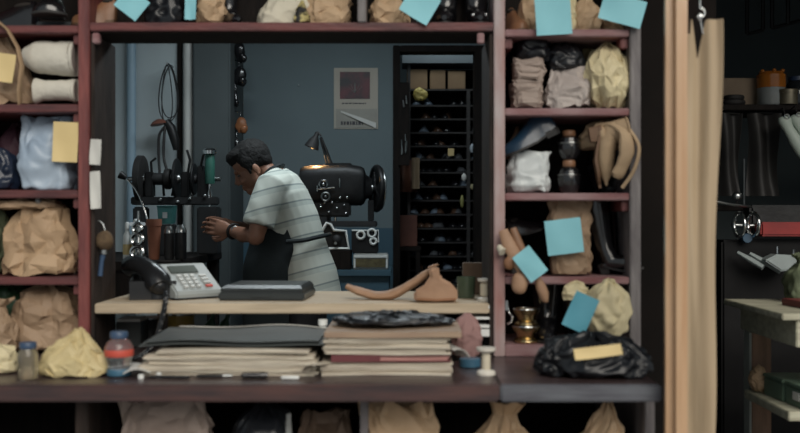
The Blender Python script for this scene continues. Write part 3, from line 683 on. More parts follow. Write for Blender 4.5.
# fifth compartment, right
y5 = bag('cloth_bag', 'pale yellow bag hanging over the lowest right shelf with deep blue ticket', 'bag', (580,279,625,335), 3.0, CREAMY, d=.12, style='lump', seed=71, amp=.012, fr=16, tickets=((564,292,588,328,2.86,R(24),TICKETD,'deep blue paper repair ticket'),), part='cloth')
y5.location.y = 2.93
bag('paper_bag', 'small yellowish crumpled bag end left of the deep blue ticket', 'bag', (562,282,588,300), 3.0, CREAMY, d=.07, style='dome', seed=72, base=Z(300,3.0))
boot('boot', 'black ankle boot in the lowest right compartment beside the brass cups', (X(549,3.1),3.16,ZE+.001), (0,0,R(-98)), .175, .14, BLACKL, rad=.045)
boot('boot', 'black ankle boot behind the deep blue ticket, lowest right compartment', (X(577,3.1),3.16,ZE+.001), (0,0,R(-84)), .16, .14, BLACKL, rad=.045)
bag('carrier_bag', 'dull black plastic bag at the back of the lowest right compartment', 'bag', (590,300,628,345), 3.2, BLACKP, d=.12, style='lump', seed=73, base=ZE+.001, part='plastic')
def cup(label, px, zz, s=1.0):
    t = T('brass_cup', label, 'cup', (X(px,3.06),3.06,zz)); 
    MB().lathe([(.030*s,0),(.032*s,.004),(.030*s,.009),(.022*s,.016),(.026*s,.028),(.034*s,.040),(.036*s,.050),(.033*s,.050),(.028*s,.036),(.004*s,.020)],n=28).build('bowl', BRASS, t)
    MB().torus((0,0,.050),.0345*s,.0022).build('rim', CHROME, t)
    return t
cup('brass cup standing on the plinth beneath another brass cup, lowest right cell', 526, ZE+.001, 1.2)
cup('brass cup stacked on top of another brass cup, lowest right cell', 526, ZE+.0535, 1.15)
kk = T('metal_hook', 'bright steel hook fixed inside the pink upright near the brass cups', 'hook', W(507,320,3.06))
MB().tube([(0.0,0,.05),(.004,0,.03),(.008,0,.02),(.016,-.01,.012),(.012,-.01,-.005),(0.0,-.005,-.012)],.004).build('hook', CHROME, kk); MB().box((-.002,.0,.045),(.008,.02,.03)).build('plate', STEEL, kk)
# counter, right
bb_ = bag('carrier_bag', 'large crumpled black plastic bag slumped on the counter, right end', 'bag', (541,336,650,382), 2.66, BLACKP, d=.18, style='dome', seed=75, base=zc, amp=.020, fr=18, part='plastic')
tag(ticket_mesh(.122,.030,.006,3).build('paper_strip', NOTE, loc=W(598,352,2.552), rot=(R(-22),R(-7),0)), 'torn yellowish paper strip lying on the black plastic bag', 'paper')
def spool(label, px, Y, zz, h, r, k=.47):
    t = T('thread_spool', label, 'spool', (X(px,Y),Y,zz))
    MB().lathe([(r,0),(r,h*.10),(r*.86,h*.15),(r*.40,h*.20),(r*.40,h*.80),(r*.86,h*.85),(r,h*.90),(r,h)],n=28).build('bobbin', SPOOLP, t)
    MB().lathe([(r*.44,h*.2),(r*k,h*.25),(r*k,h*.75),(r*.44,h*.8)],n=24).build('thread', THREAD, t)
    return t
spool('white thread spool on the counter beside the stacked ledgers', 486, 2.66, zc+.0008, .072, .0255)
spool('cream thread spool on the right end of the pale plank', 485, 3.10, zp+.0008, .070, .0235, .66)

# ------------------------------------------------------------ ON THE PLANK
ph = T('desk_telephone', 'grey desk telephone with black handset on the left end of the plank', 'telephone', (X(186,3.22),3.24,zp+.0008), (0,0,R(14)), sc=.90)
MB().prism([(-.075,0),(.088,0),(.092,.018),(.086,.030),(-.040,.118),(-.060,.120),(-.078,.100)], -.095, .095).build('body', PHONEG, ph, rot=(0,0,R(-62)), smooth=False, bevel=.006)
PB = bpy.data.objects['body']; 
def onface(u, v, dz=0.0):     # point on the sloping face: u across, v from low front edge to the top
    a = Vector((.086,0,.030)); b = Vector((-.040,0,.118)); n = Vector((.088,0,.126)).normalized()
    p = a+(b-a)*v+n*dz; return Vector((p.x,u,p.z))
sl = math.atan2(.088,.126)
MB().box(onface(-.012,.78,.002),(.040,.110,.006),(0,sl,0)).build('display', LCD, PB, smooth=False, bevel=.001)
kb = None
for r_ in range(4):
    for c_ in range(3):
        MB().box(onface(-.045+c_*.026,.14+r_*.13,.003),(.014,.018,.007),(0,sl,0)).build('key', PHONEK, PB, smooth=False, bevel=.0015)
for r_ in range(4):
    MB().box(onface(.048,.14+r_*.13,.003),(.012,.028,.006),(0,sl,0)).build('key', PHONEK if r_ else REDLAB, PB, smooth=False, bevel=.0015)
MB().bx(-.08,.094,-.099,.099,0,.006).build('base_plate', PHONEB, ph, rot=(0,0,R(-62)), smooth=False, bevel=.002)
hs = MB(); hp0 = [(-.205,.10,.100),(-.195,.085,.112),(-.172,.045,.116),(-.146,0,.108),(-.122,-.045,.090),(-.102,-.085,.062),(-.094,-.100,.044)]
hs.tube(hp0,[.032,.042,.040,.038,.042,.048,.040],18,.9)
hs.ell((-.192,.085,.100),(.032,.034,.028)); hs.ell((-.100,-.085,.050),(.034,.036,.034))
hso = hs.build('handset', PHONEB, ph)
cr = MB().tube([(-.16,.09,.0),(-.16,.08,.085)],.034,14).tube([(-.105,-.06,0),(-.105,-.055,.06)],.034,14).bx(-.20,-.04,-.085,.10,0,.065).build('cradle', PHONEB, ph)
ptel = ph.location
cpts = [W(166,292,3.12)+Vector((0,.0,.0)),W(166,297,3.0),W(164,310,2.965),W(160,326,2.94),W(156,340,2.92),W(148,350,2.90),W(136,358,2.88),W(128,356,2.96),W(124,350,3.05)]
coil = MB()
ctr = spline(cpts, 40); cp = []
for i, p in enumerate(ctr):
    a = i*1.1; cp.append(p+Vector((.0055*math.cos(a),.0055*math.sin(a)*.7,.003*math.sin(a)))-ptel)
M_ = Matrix.Rotation(-R(14),3,'Z')
coil.tube([(M_ @ q)/.9 for q in cp], .0042, 6).build('cord', PHONEB, ph)

cs = T('flat_case', 'flat black plastic case lying on the plank right of the telephone', 'case', (X(267,3.2),3.24,zp+.0008), (0,0,R(-3)))
MB().bx(-.135,.135,-.13,.13,0,.026).build('case_body', BLKCASE, cs, smooth=False, bevel=.005)
MB().loft([[Vector((x*k,y*k+s_,z)) for x,y in ((-.130,-.125),(.130,-.125),(.130,.128),(-.130,.128))] for z,k,s_ in ((.0265,1,0),(.036,1,0),(.046,.90,.012))]).build('lid', BLKCASE, cs, smooth=False, bevel=.003)
MB().bx(-.03,.03,-.134,-.128,.010,.020).build('clasp', BLKCASE, cs, smooth=False, bevel=.001)

def leather_strip(label, pts, w, th, Y, m, rz=0):
    P = [W(px,py,Y) for px,py in pts]; o = Vector((P[0].x, Y, zp+.001)); P = spline(P,8)
    def fn(u, v):
        i = min(int(u*(len(P)-1)),len(P)-2); f = u*(len(P)-1)-i; p = P[i].lerp(P[i+1],f)
        return (p.x-o.x, (v-.5)*w*(0.55+0.9*math.sin(math.pi*min(1,u*.85+.12))), max(p.z-o.z,.001)+.010*abs(v-.5)*2*math.sin(u*6))
    return tag(MB().sheet(fn, 40, 8, th).build('leather_piece', m, loc=o), label, 'leather')
ls_ = MB(); o_ = Vector((X(390,3.13),3.13,zp+.0008))
P_ = spline([W(a,b,3.13+.0*k)+Vector((0,.05-.012*k,0))-o_ for k,(a,b) in enumerate(((346,287),(358,292),(376,296.5),(394,294),(410,285),(424,275),(435,267)))],6)
ls_.tube(P_,[.010+.018*math.sin(math.pi*min(1,.12+.80*k/(len(P_)-1))) for k in range(len(P_))],14,.55)
for v in ls_.v: v.z = max(v.z,.0)
tag(ls_.build('leather_piece',CUTL,loc=o_,crumple=(.002,30,2)),'long curled tan leather sole piece lying on the plank, rising to the right','leather')
hl = T('leather_vamp','folded tan leather shoe vamp with pinched top standing on the plank','leather',(X(436,3.08),3.08,zp+.0008))
pv = [(414,302),(414,291),(424,285),(430,276),(428,267),(433,269),(438,265),(440,277),(451,283),(457,290),(457,302)]
MB().prism([(W(a,b,3.08).x-hl.location.x, max(0,W(a,b,3.08).z-hl.location.z)) for a,b in pv],-.03,.03).build('vamp',CUTL,hl,smooth=True,bevel=.012,ang=60)
MB().tube([(-.062,-.036,.010),(0,-.040,.007),(.058,-.036,.010)],.007,10,.6).build('seam',BROWNL,hl)
MB().tube([(-.024,-.012,.104),(-.008,-.012,.112),(.006,-.010,.114)],.006,8,.5).build('tongue',CUTL,hl)
gb = T('glass_tumbler', 'dull green glass tumbler on the plank between leather and cream spool', 'glass', (X(466,3.22),3.22,zp+.0008))
MB().lathe([(.026,0),(.028,.003),(.031,.068),(.029,.068),(.026,.006),(.002,.005)],n=28).build('tumbler', mat('green_glass',(0.13,0.18,0.12),None,0.12,8,trans=0.4), gb)
MB().lathe([(.022,.006),(.026,.040),(.003,.042)],n=20).build('contents', GREENBOX, gb)
crd = tag(MB().bx(-.035,.035,-.03,.03,0,.105).build('cardboard_box', CARD, loc=(X(473,3.40),3.40,zp+.0008), smooth=False, bevel=.002), 'upright brown cardboard box at the right end of the plank behind the tumbler', 'box')

# ------------------------------------------------------------ ON THE COUNTER, MIDDLE
zz = zc+.0008
GP = 'folded newspapers on the counter'
nl = ['yellowed newspaper bundle lying lowest in the left stack','yellowed newspaper second from the bottom in the left stack','yellowed newspaper in the middle of the left stack','yellowed newspaper just under the topmost one in the left stack','yellowed newspaper lying directly beneath the grey folder']
for i in range(5):
    px = (141,318); w = X(px[1]-(0,4,2,8,14)[i],2.64)-X(px[0]+(0,-6,6,-2,10)[i],2.64)
    o = block(w,.32,.0125,4,100+i,.006).build('newspaper', PAGES, loc=(X(229+(0,-3,4,-2,3)[i],2.64),2.80,zz), rot=(0,0,R((0,1.5,-1.2,.8,-.6)[i]))); tag(o, nl[i], 'newspaper', GP); zz += .0138
def fold(u, v):
    return ((u-.5)*.50, (v-.5)*.33, .004+.006*math.sin(u*3.1)+.004*math.sin(u*8+v*2)+.012*max(0,v-.6))
fo = T('document_folder', 'dark grey-green document folder on top of the left newspaper stack', 'folder', (X(232,2.66),2.83,zz+.001))
MB().sheet(fold, 30, 12, .003).build('cover', FOLDER, fo)
MB().sheet(lambda u,v: ((u-.5)*.44+.004,(v-.5)*.318+.030,.0115+.006*math.sin(u*3.1)+.004*math.sin(u*8+v*2)+.012*max(0,v-.6)),30,12,.002).build('sheets', WHITEP, fo)
MB().sheet(lambda u,v: ((u-.5)*.47-.004,(v-.5)*.30-.004,.0125+.006*math.sin(u*3.1)+.004*math.sin(u*8+v*2)+.012*max(0,v-.6)),30,12,.003).build('flap', FOLDER, fo)
zz = zc+.0008
stack = [('ledger','cream paper ledger lying lowest in the right stack',322,456,.034,5,PAGES),('exercise_book','maroon and pink book above the lowest ledger, right stack',330,450,.019,0,None),
         ('ledger','cream paper ledger in the middle of the right stack above the maroon book',324,452,.030,5,PAGES),('ledger','thin cream ledger under the brown board, right stack',323,450,.014,3,PAGES),('hardboard_sheet','flat brown board on top of the right paper stack',325,462,.018,1,mat('brown_board',(0.36,0.26,0.18),(0.29,0.20,0.14),0.6,6,(1,8,8)))]
for i,(n,lb,a,b,h,k,m) in enumerate(stack):
    w = X(b,2.64)-X(a,2.64); c = (X((a+b)/2,2.64), 2.80-.006*i, zz)
    if n == 'exercise_book':
        t = T(n, lb, 'book', c, (0,0,R(1)))
        MB().bx(-w/2,w/2,-.15,.15,0,.003).bx(-w/2,w/2,-.15,.15,h-.003,h).bx(-w/2,-w/2+.13,-.152,-.148,0,h).build('cover', MBOOK, t, smooth=False, bevel=.001)
        block(w-.012,.29,h-.0065,4,i,.003).build('pages', PBOOK, t, loc=(0.002,0,.0032))
    else: tag(block(w,.30,h-.001,max(k,1),200+i,.008 if k>1 else .001).build(n, m, loc=c, rot=(0,0,R((0,0,-1.4,.8,-.5)[i]))), lb, 'book' if n=='ledger' else 'board')
    zz += h+.0012
nb = bag('carrier_bag', 'dark crumpled clear-and-black plastic bag on the brown board under the plank', 'bag', (338,315,452,340), 2.80, BLACKP, d=.22, style='dome', seed=81, base=zz+.001, amp=.010, fr=18, part='plastic')
pk = bag('cloth_bundle', 'dusty pink cloth bundle hanging under the right end of the plank', 'bundle', (452,314,482,352), 2.93, mat('dusty_pink_cloth',(0.34,0.20,0.19),(0.26,0.15,0.14),0.8,8), d=.10, style='lump', seed=82, base=zc+.001, part='cloth')
for i,(px0,px1,py,dy,lb) in enumerate(((462,492,316,3,'white paper edge highest among the slips under the plank right end'),(470,493,338,3,'white paper edge in the middle of the slips beside the pink bundle'),(479,493,344,5,'short white paper block lowest of the slips beside the pink bundle'))):
    w = X(px1,3.05)-X(px0,3.05)
    pass
rk = T('slip_rack', 'small rack of white paper slips fixed under the right end of the plank', 'rack', (X(480,3.07),3.10,zc+.0008))
rx0,rx1 = X(455,3.07)-rk.location.x, X(493,3.05)-rk.location.x-.003
MB().bx(rx1-.006,rx1,-.05,.06,0,.150).build('side', DARKJ, rk, smooth=False)
for zz_ in (.058,.084,.110,.142): MB().bx(rx1-.085,rx1-.0062,-.048,.06,zz_-.004,zz_).build('tray', DARKJ, rk, smooth=False)
for zz_,w,h in ((.142,.083,.010),(.0845,.075,.009),(.0585,.050,.022),(.110,.05,.007)): MB().bx(rx1-.007-w,rx1-.0075,-.085,.05,zz_+.0003,zz_+h).build('slips', WHITEM, rk, smooth=False)
for lb,x,y,z,w,rz_,rx_,m in (('curled loose paper sheet poking out of the right end of the ledgers',X(456,2.66),2.70,zc+.058,.05,12,R(25),WHITEP),('loose torn paper sheet leaning on the right end of the left newspapers',X(317,2.63),2.63,zc+.026,.045,-20,R(-30),PAGES),('loose paper sheet sticking out of the left end of the newspapers',X(137,2.63),2.66,zc+.012,.07,6,R(0),WHITEP)):
    tag(MB().sheet(lambda u,v: ((u-.5)*w,(v-.5)*.12,.012*math.sin(u*3+v)),10,10,.0012).build('loose_sheet', m, loc=(x,y,z), rot=(0,rx_,R(rz_))), lb, 'paper')
tag(MB().cyl((0,0,.012),.030,.024).build('polish_tin', TINB, loc=(X(470,2.80),2.80,zc+.0008)), 'flat blue polish tin between right paper stack and white spool', 'tin')
sb = T('small_bottle', 'small frosted white bottle between the two paper stacks under the plank', 'bottle', (X(321,2.95),3.02,zc+.0008))
MB().lathe([(.022,0),(.024,.004),(.024,.075),(.010,.088),(.010,.092)],n=24).build('bottle_body', mat('frosted_plastic',(0.55,0.57,0.56),None,0.4), sb); MB().cyl((0,0,.101),.014,.018).build('cap', WHITEM, sb)
# small things along the counter edge
def pen(name, label, cat, px0, px1, py, m, capm, r=.005, rz=0):
    Y = 421.5/(py-216.5); L = X(px1,Y)-X(px0,Y)
    t = T(name, label, cat, (X((px0+px1)/2,Y),Y,zc+r+.0006), (0,0,R(rz)))
    MB().tube([(-L/2,0,0),(-L*.42,0,0),(L*.25,0,0)],[r*.4,r,r],10).build('barrel', m, t); MB().tube([(L*.24,0,0),(L*.5,0,0)],[r*1.1,r*.9],10).build('cap', capm, t)
pen('marker_pen','thick black marker pen lying on the counter before the newspapers','pen',241,268,379,BLACKL,BLACKL,.0085,3)
pen('chalk_stick','short white chalk stick on the counter right of the marker pen','chalk',281,299,380,WHITEM,WHITEM,.005,-2)
pen('ballpoint_pen','black ballpoint pen lying left of the marker on the counter','pen',196,232,378,BLACKL,STEEL,.0045,4)
pen('ballpoint_pen','black ballpoint pen lying nearest the clear bottle on the counter','pen',148,190,379,BLACKL,BLACKL,.0045,-5)
for px,py,lb in ((141,379,'tiny white bottle cap on the counter nearest the clear bottle'),(159,376,'tiny white bottle cap against the newspapers, right of the other cap')):
    Y = 421.5/(py-216.5); tag(MB().lathe([(.008,0),(.008,.009),(.006,.011)],n=18).build('bottle_cap', WHITEM, loc=(X(px,Y),Y,zc+.0006)), lb, 'cap')
# back of the counter, seen under the plank
def tin(name,label,px,r,h,m,Y=3.38,lid=STEEL):
    t = T(name,label,'tin',(X(px,Y),Y,zc+.0008)); MB().lathe([(r,0),(r*1.02,.003),(r,.006),(r,h-.006),(r*1.02,h-.003),(r,h)],n=28).build('can',m,t); MB().cyl((0,0,h+.003),r*.93,.008).build('lid',lid,t)
tin('paint_tin','yellow tin standing at the back of the counter under the plank',181,.044,.088,TINY)
tin('paint_tin','blackened tin behind the telephone cord under the plank',150,.040,.075,DKIRON)
cbx = T('card_box','dark blue box with a white top left of the yellow tin under the plank','box',(X(137,3.3),3.28,zc+.0008))
MB().bx(-.05,.03,-.05,.05,0,.080).build('carton', BLKCASE, cbx, smooth=False, bevel=.002); MB().bx(-.045,.028,-.052,.048,.0805,.090).build('card', WHITEP, cbx, smooth=False)
for i,(px,a,lb) in enumerate(((207,14,'green glass bottle leaning behind the newspapers, left of two'),(219,20,'green glass bottle leaning behind the newspapers, right of two'))):
    t = T('glass_bottle',lb,'bottle',(X(px,3.36),3.36,zc+.006),(0,R(a),0)); MB().lathe([(.016,0),(.018,.003),(.018,.055),(.007,.075),(.007,.098)],n=20).build('glass', mat('bottle_green',(0.04,0.10,0.06),None,0.12), t); MB().cyl((0,0,.101),.0085,.008).build('cap', STEEL, t)

# ------------------------------------------------------------ UNDER THE COUNTER
lowb = dict(base=zl+.001)
bag('paper_bag','broad taupe paper bag under the counter, left compartment','bag',(122,403,212,430),2.72,TAUPE,d=.22,style='fold',seed=91,amp=.014,fr=10,**lowb)
lb_ = bag('carrier_bag','black and white printed plastic bag under the counter beside the taupe bag','bag',(228,404,298,430),2.72,mat('printed_plastic',(0.60,0.63,0.62),(0.012,0.014,0.018),0.35,7,lo=.49,hi=.52),d=.2,style='dome',seed=92,amp=.012,fr=12,part='plastic',**lowb)
bag('paper_bag','dark brown paper bag under the counter right of printed plastic bag','bag',(302,412,352,430),2.78,mat('dark_brown_paper',(0.13,0.085,0.06),(0.09,0.06,0.04),0.7,5,bump=.3),d=.18,style='fold',seed=93,amp=.012,fr=12,**lowb)
bag('paper_bag','pale tan paper bag leaning right of the grey divider under the counter','bag',(372,403,446,430),2.72,TAN,d=.2,style='fold',seed=94,lean=-.10,amp=.012,fr=10,**lowb)
bag('paper_bag','tan paper bag with gathered neck, middle one under the right counter','bag',(466,403,532,430),2.72,TAN,d=.18,style='gather',seed=95,lean=.10,amp=.013,fr=12,**lowb)
bag('paper_bag','crumpled tan paper bag nearest the right end under the counter','bag',(548,404,626,430),2.72,TAN,d=.2,style='peak',seed=96,lean=.22,amp=.016,fr=11,**lowb)

# ------------------------------------------------------------ BACK WALL: calendar, hung tools
cal = T('wall_calendar','cream wall calendar with dark red picture pinned to the blue-grey wall','calendar',(X(355,YB),YB-.004,Z(130,YB)))
def cpx(px,py): p = W(px,py,YB); return p.x-cal.location.x, p.z-cal.location.z
def crect(mb, a,b,c,d,y0,y1): x0,z1 = cpx(a,b); x1,z0 = cpx(c,d); return mb.bx(x0,x1,y0,y1,z0,z1)
crect(MB(),334,68,378,129,-.001,.002).build('backing', mat('cream_card',(0.46,0.42,0.36),(0.40,0.37,0.31),0.6,4), cal, smooth=False)
crect(MB(),340,72,370,99,-.003,-.0012).build('picture', mat('dark_red_print',(0.12,0.025,0.035),(0.02,0.02,0.024),0.5,9,lo=.4,hi=.62), cal, smooth=False)
PB_ = mat('plant_print',(0.16,0.19,0.17),None,0.6); mm = MB()
for a in (-70,-35,0,35,70):
    x0,z0 = cpx(355,88); mm.tube([(x0,-.0036,z0-.03),(x0+.05*math.sin(R(a)),-.0036,z0-.005+.035*math.cos(R(a)))],[.004,.002],6,.3)
mm.build('picture_motif', PB_, cal)
mm = MB(); rnd = random.Random(5)
for py,h,n,px0,px1 in ((103.5,1.2,9,342,366),(118,1.6,8,339,362),(123.2,2.4,7,340,366)):
    x = px0
    while x < px1:
        w = rnd.uniform(1.2,3.2); crect(mm,x,py-h/2,min(x+w,px1),py+h/2,-.0020,-.0012); x += w+rnd.uniform(.5,1.0)
mm.build('print_lines', INK, cal, smooth=False)
def crum(u,v):
    x0,z1 = cpx(335,108); x1,z0 = cpx(377,130); sk = .010*(1-v)
    return (x0+(x1-x0)*u+sk*(u-.5), -.006-.010*abs(math.sin(u*4+v*3)), z0+(z1-z0)*v)
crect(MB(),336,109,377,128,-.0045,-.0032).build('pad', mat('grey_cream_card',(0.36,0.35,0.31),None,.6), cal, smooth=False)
pf = MB().sheet(lambda u,v:(cpx(341+u*35,110)[0], -.009-.012*math.sin(u*3), cpx(0,111+u*12+v*(1.5+4*u))[1]),10,3,.001).build('painted_glare', WHITEP, cal)  # white strip standing in for a diagonal glare across the pad
mm = MB(); x = 341
while x < 362:
    w = rnd.uniform(1.4,3.0); crect(mm,x,121.5,min(x+w,363),125.0,-.0056,-.0047); x += w+.8
mm.build('bold_print', INK, cal, smooth=False)
tag(MB().cyl((0,0,0),.004,.012,'y').build('wall_hook', STEEL, loc=(X(299,YB),YB-.006,Z(85,YB))), 'tiny steel hook alone on the blue-grey wall left of the calendar', 'hook')
# dark shoe parts strung on the wall next to the column
for i,(px,py,w,h,lb,m) in enumerate(((240,52,12,22,'black leather upper hanging highest beside the dark column',BLACKL),(239,76,13,20,'black leather upper hanging second from the top beside the dark column',BLACKL),(236,99,6,18,'thin black strap hanging beside the dark column under two uppers',BLACKL),(241,125,12,16,'rust-orange leather upper hanging just above the worker',mat('rust_leather',(0.30,0.12,0.05),(0.22,0.08,0.03),0.5,10)),(237,148,8,20,'black leather upper hanging behind the worker head',BLACKL))):
    Y = 5.96; o = T('leather_upper', lb, 'shoe part', W(px,py,Y))
    s_ = Y/F; MB().ell((0,0,0),(w/2*s_,.02,h/2*s_),(0,.2*(i%2)-.1,0)).ell((w*.25*s_,-.01,-h*.25*s_),(w*.35*s_,.02,h*.25*s_)).build('upper', m, o, crumple=(.010,22,i+1))
    MB().tube([(0,0,h/2*s_-.01),(-.004,.0,h/2*s_+.03),(X(233,YL)-o.location.x,0,h/2*s_+.035)],.003,6).build('loop', BLACKL, o)

# ------------------------------------------------------------ DOORWAY RACK
YR = 6.62
rack = T('shoe_rack','dark shoe rack through the doorway, filled with finished shoes','rack',(X(444,YR),YR+.13,0))
def RB(mb,name,m): mb.move(Matrix.Translation(-rack.location)); return mb.build(name,m,rack,smooth=False,bevel=.002)
xa,xb,xm = X(409,YR),X(484,YR),X(468.5,YR)
RACKW = mat('dark_rack_wood',(0.032,0.029,0.028),(0.02,0.018,0.018),0.6,6,(1,6,6))
for x in (xa,xb): RB(MB().bx(x-.010,x+.010,YR,YR+.26,0,Z(64,YR)),'side',RACKW)
RB(MB().bx(xm-.012,xm+.012,YR,YR+.26,0,Z(89.5,YR)),'divider',RACKW)
RB(MB().bx(X(402,YR),xb+.02,YR-.01,YR+.27,Z(63.5,YR),Z(55,YR)),'top_board',mat('grey_blue_board',(0.17,0.20,0.215),(0.14,0.165,0.18),0.6,4))
RB(MB().bx(xa,xb,YR+.26,YR+.27,0,Z(64,YR)),'back_panel',DARKW)
pys = [89,105,118.5,132,145.5,159,172,186,200,214,228,242,256,270,284,298]
for py in pys: RB(MB().bx(xa+.0105,xb-.0105,YR+.004,YR+.258,Z(py,YR)-.011,Z(py,YR)),'shelf',RACKW)
DSH = [BLACKL, mat('dark_brown_leather',(0.10,0.055,0.035),(0.06,0.033,0.022),0.3,10,coat=.2), mat('charcoal_suede',(0.085,0.088,0.095),None,0.7), mat('slate_leather',(0.16,0.20,0.25),None,0.35,10)]
protos = []
for i,m in enumerate(DSH):
    up,so,he,ln = shoe_meshes(.15, ht=.055, wd=.066, heel=.012)
    n = len(up.v); up.add(so.v, so.f).add(he.v, he.f); protos.append(up.build('rack_shoe', m))
rnd = random.Random(11); used = set()
def rshoe(k, px, zt_, rz, lb, grp, s=1.0):
    o = protos[k] if k not in used else protos[k].copy()
    if k in used: COL.objects.link(o)
    used.add(k); o.location = (X(px,YR+.13)+.04*math.cos(R(rz)), YR+.17, zt_+.0008); o.rotation_euler = (0,0,R(rz)); o.scale = (s,)*3
    return tag(o, lb, 'shoe', grp)
kn = ['black leather shoe on the dim rack through the doorway','dark brown shoe on the dim rack through the doorway','charcoal suede shoe on the dim rack through the doorway','slate-blue shoe on the dim rack through the doorway']
for r_,py in enumerate(pys[1:]):
    for c_ in range(6):
        px = 417+c_*8.6+rnd.uniform(-1,1)
        if rnd.random() < .12: continue
        k = rnd.choice((0,0,0,1,1,2,2,3)); rshoe(k, px, Z(py,YR), -90+rnd.uniform(-14,14), kn[k], ['black','dark brown','charcoal','slate'][k]+' shoes on the doorway rack')
    if rnd.random() < .85:
        k = rnd.choice((0,2,3)); rshoe(k, 474+rnd.uniform(-1,2), Z(py,YR), -90+rnd.uniform(-20,20), kn[k], ['black','dark brown','charcoal','slate'][k]+' shoes on the doorway rack')
# the few pale things standing out on that rack
def rsm(name,label,cat,px,py_,m,w,h,Y=YR-.012,shape='card'):
    zt_ = Z(py_,Y)
    mb = MB().bx(-w/2,w/2,-.006,.004,0,h) if shape=='card' else MB().ell((0,0,h/2),(w/2,.010,h/2))
    return tag(mb.build(name, m, loc=(X(px,Y),Y,zt_), bevel=.001 if shape=='card' else 0, smooth=shape!='card'), label, cat)
rsm('price_card','small tan card stuck on the doorway rack edge, upper middle','card',451,156,NOTE,.040,.050)
rsm('white_tag','small white tag hanging from the doorway rack near its divider','tag',464,181,WHITEP,.034,.050,shape='e')
rsm('white_tag','bluish white tag high in the narrow right bay of the doorway rack','tag',472,153,mat('bluish_white',(0.45,0.52,0.58),None,0.5),.030,.060,shape='e')
rsm('yellow_tag','yellow-green tag hanging low on the doorway rack divider','tag',462,208,mat('yellow_green',(0.30,0.29,0.10),None,0.6),.026,.085,shape='e')
rsm('yellow_tag','dull yellow tag in the narrow right bay of the doorway rack','tag',473,190,mat('dull_yellow',(0.36,0.32,0.18),None,0.6),.040,.040,shape='e')
for i,(a,b,lb) in enumerate(((407,428,'brown cardboard box on the top of the doorway rack, leftmost'),(430,446,'brown cardboard box on top of the doorway rack, in the middle'),(448,466,'brown cardboard box on top of the doorway rack, rightmost'))):
    tag(MB().bx(X(a,YR),X(b,YR)-.004,YR+.006,YR+.22,Z(89,YR)+.0008,Z(69+i,YR)).build('cardboard_box', mat('dim_cardboard',(0.24,0.155,0.085),(0.19,0.12,0.065),0.8,6), smooth=False, bevel=.003), lb, 'box')
yw = bag('yellow_bag','crumpled yellow bag hanging before the boxes on the doorway rack','bag',(413,88,427,101),YR-.04,mat('dim_yellow',(0.42,0.33,0.08),(0.34,0.27,0.07),0.6),d=.05,style='lump',seed=99,part='paper')
# strip of hung tools and leather by the door frame
hg = T('tool_board','narrow dark board of hung steel tools on the left door jamb','tool board',(X(404,YB),YB-.05,Z(150,YB)))
MB().bx(-.035,.035,0,.012,-.10,.42).build('board', DARKW, hg, smooth=False, bevel=.003)
rnd = random.Random(3)
for i in range(9):
    x = rnd.uniform(-.028,.028); z = rnd.uniform(.02,.38) if i > 4 else rnd.uniform(0,.11); l = rnd.uniform(.03,.06)
    MB().tube([(x,-.006,z),(x+rnd.uniform(-.006,.006),-.008,z-l)],[.003,.006],8).build('tool', CHROME if i<5 else STEEL, hg)
lp = T('leather_hide','red-brown folded leather hide hanging beside the doorway rack','leather',(X(408,YB+.2),YB+.2,Z(192,YB+.2)))
MB().sheet(lambda u,v:((u-.5)*.15*(1-.25*(1-v)), -.02*math.sin(u*7)-.01*math.sin(v*5), v*.21),16,12,.004).build('hide', mat('red_brown_leather',(0.13,0.055,0.032),(0.09,0.036,0.022),0.5,8), lp)
MB().sheet(lambda u,v:(.05+(u-.5)*.05, -.035-.01*math.sin(u*5), .02+v*.20),8,10,.003).build('edge_strip', mat('tan_strip',(0.30,0.22,0.14),None,0.6), lp)
MB().cyl((.004,.055,.208),.006,.13,'y').build('peg', STEEL, lp)
tag(MB().bx(-.065,.065,-.07,.07,0,.20).build('cardboard_box', CARDM, loc=(X(407,YB+.20),YB+.2,Z(246,YB+.2)), smooth=False, bevel=.003), 'red-brown box on the stool at the foot of the leather hide by the doorway', 'box')
sto = T('wooden_stool','dark wooden stool in the doorway carrying the red-brown box','stool',(X(407,YB+.2),YB+.2,0))
zs = Z(246,YB+.2)-.001
MB().bx(-.09,.09,-.09,.09,zs-.03,zs).build('seat', DARKW, sto, smooth=False, bevel=.004)
for sx in (-1,1):
    for sy in (-1,1): MB().bx(sx*.07-.014,sx*.07+.014,sy*.07-.014,sy*.07+.014,0,zs-.031).build('leg', DARKW, sto, smooth=False)

# ------------------------------------------------------------ LEFT BENCH AND FINISHING MACHINE
lbch = T('workbench','dark workbench at the left wall carrying the finishing machine','workbench',(-1.45,5.05,0))
MB().bx(-.60,.44,-.62,.62,.96,1.0).build('top', DARKW, lbch, smooth=False, bevel=.004)
for sx in (-.56,.40):
    for sy in (-.57,.57): MB().bx(sx-.03,sx+.03,sy-.03,sy+.03,0,.9595).build('leg', DARKW, lbch, smooth=False)
MB().bx(-.53,.37,-.585,-.565,.80,.9595).build('apron_board', DARKW, lbch, smooth=False)
YM = 5.3
fm = T('finishing_machine','black shoe finishing machine with buffing wheels on a long shaft, left bench','machine',(X(172,YM),YM,1.0008))
def L(px,py,dy=0,Y=YM,o=fm): p = W(px,py,Y); return Vector((p.x-o.location.x, dy+Y-o.location.y, p.z-o.location.z))
def LB_(mb,px0,py0,px1,py1,y0,y1,Y=YM,o=fm):
    a = L(px0,py1,0,Y,o); b = L(px1,py0,0,Y,o); return mb.bx(a.x,b.x,y0+a.y,y1+a.y,max(a.z,0),b.z)
LB_(MB(),133,197,218,205,-.05,.05).build('bed_beam', DKIRON, fm, smooth=False, bevel=.006)
LB_(MB(),199,206.9,219,270,-.06,.08).build('pedestal', DKIRON, fm, smooth=False, bevel=.008)
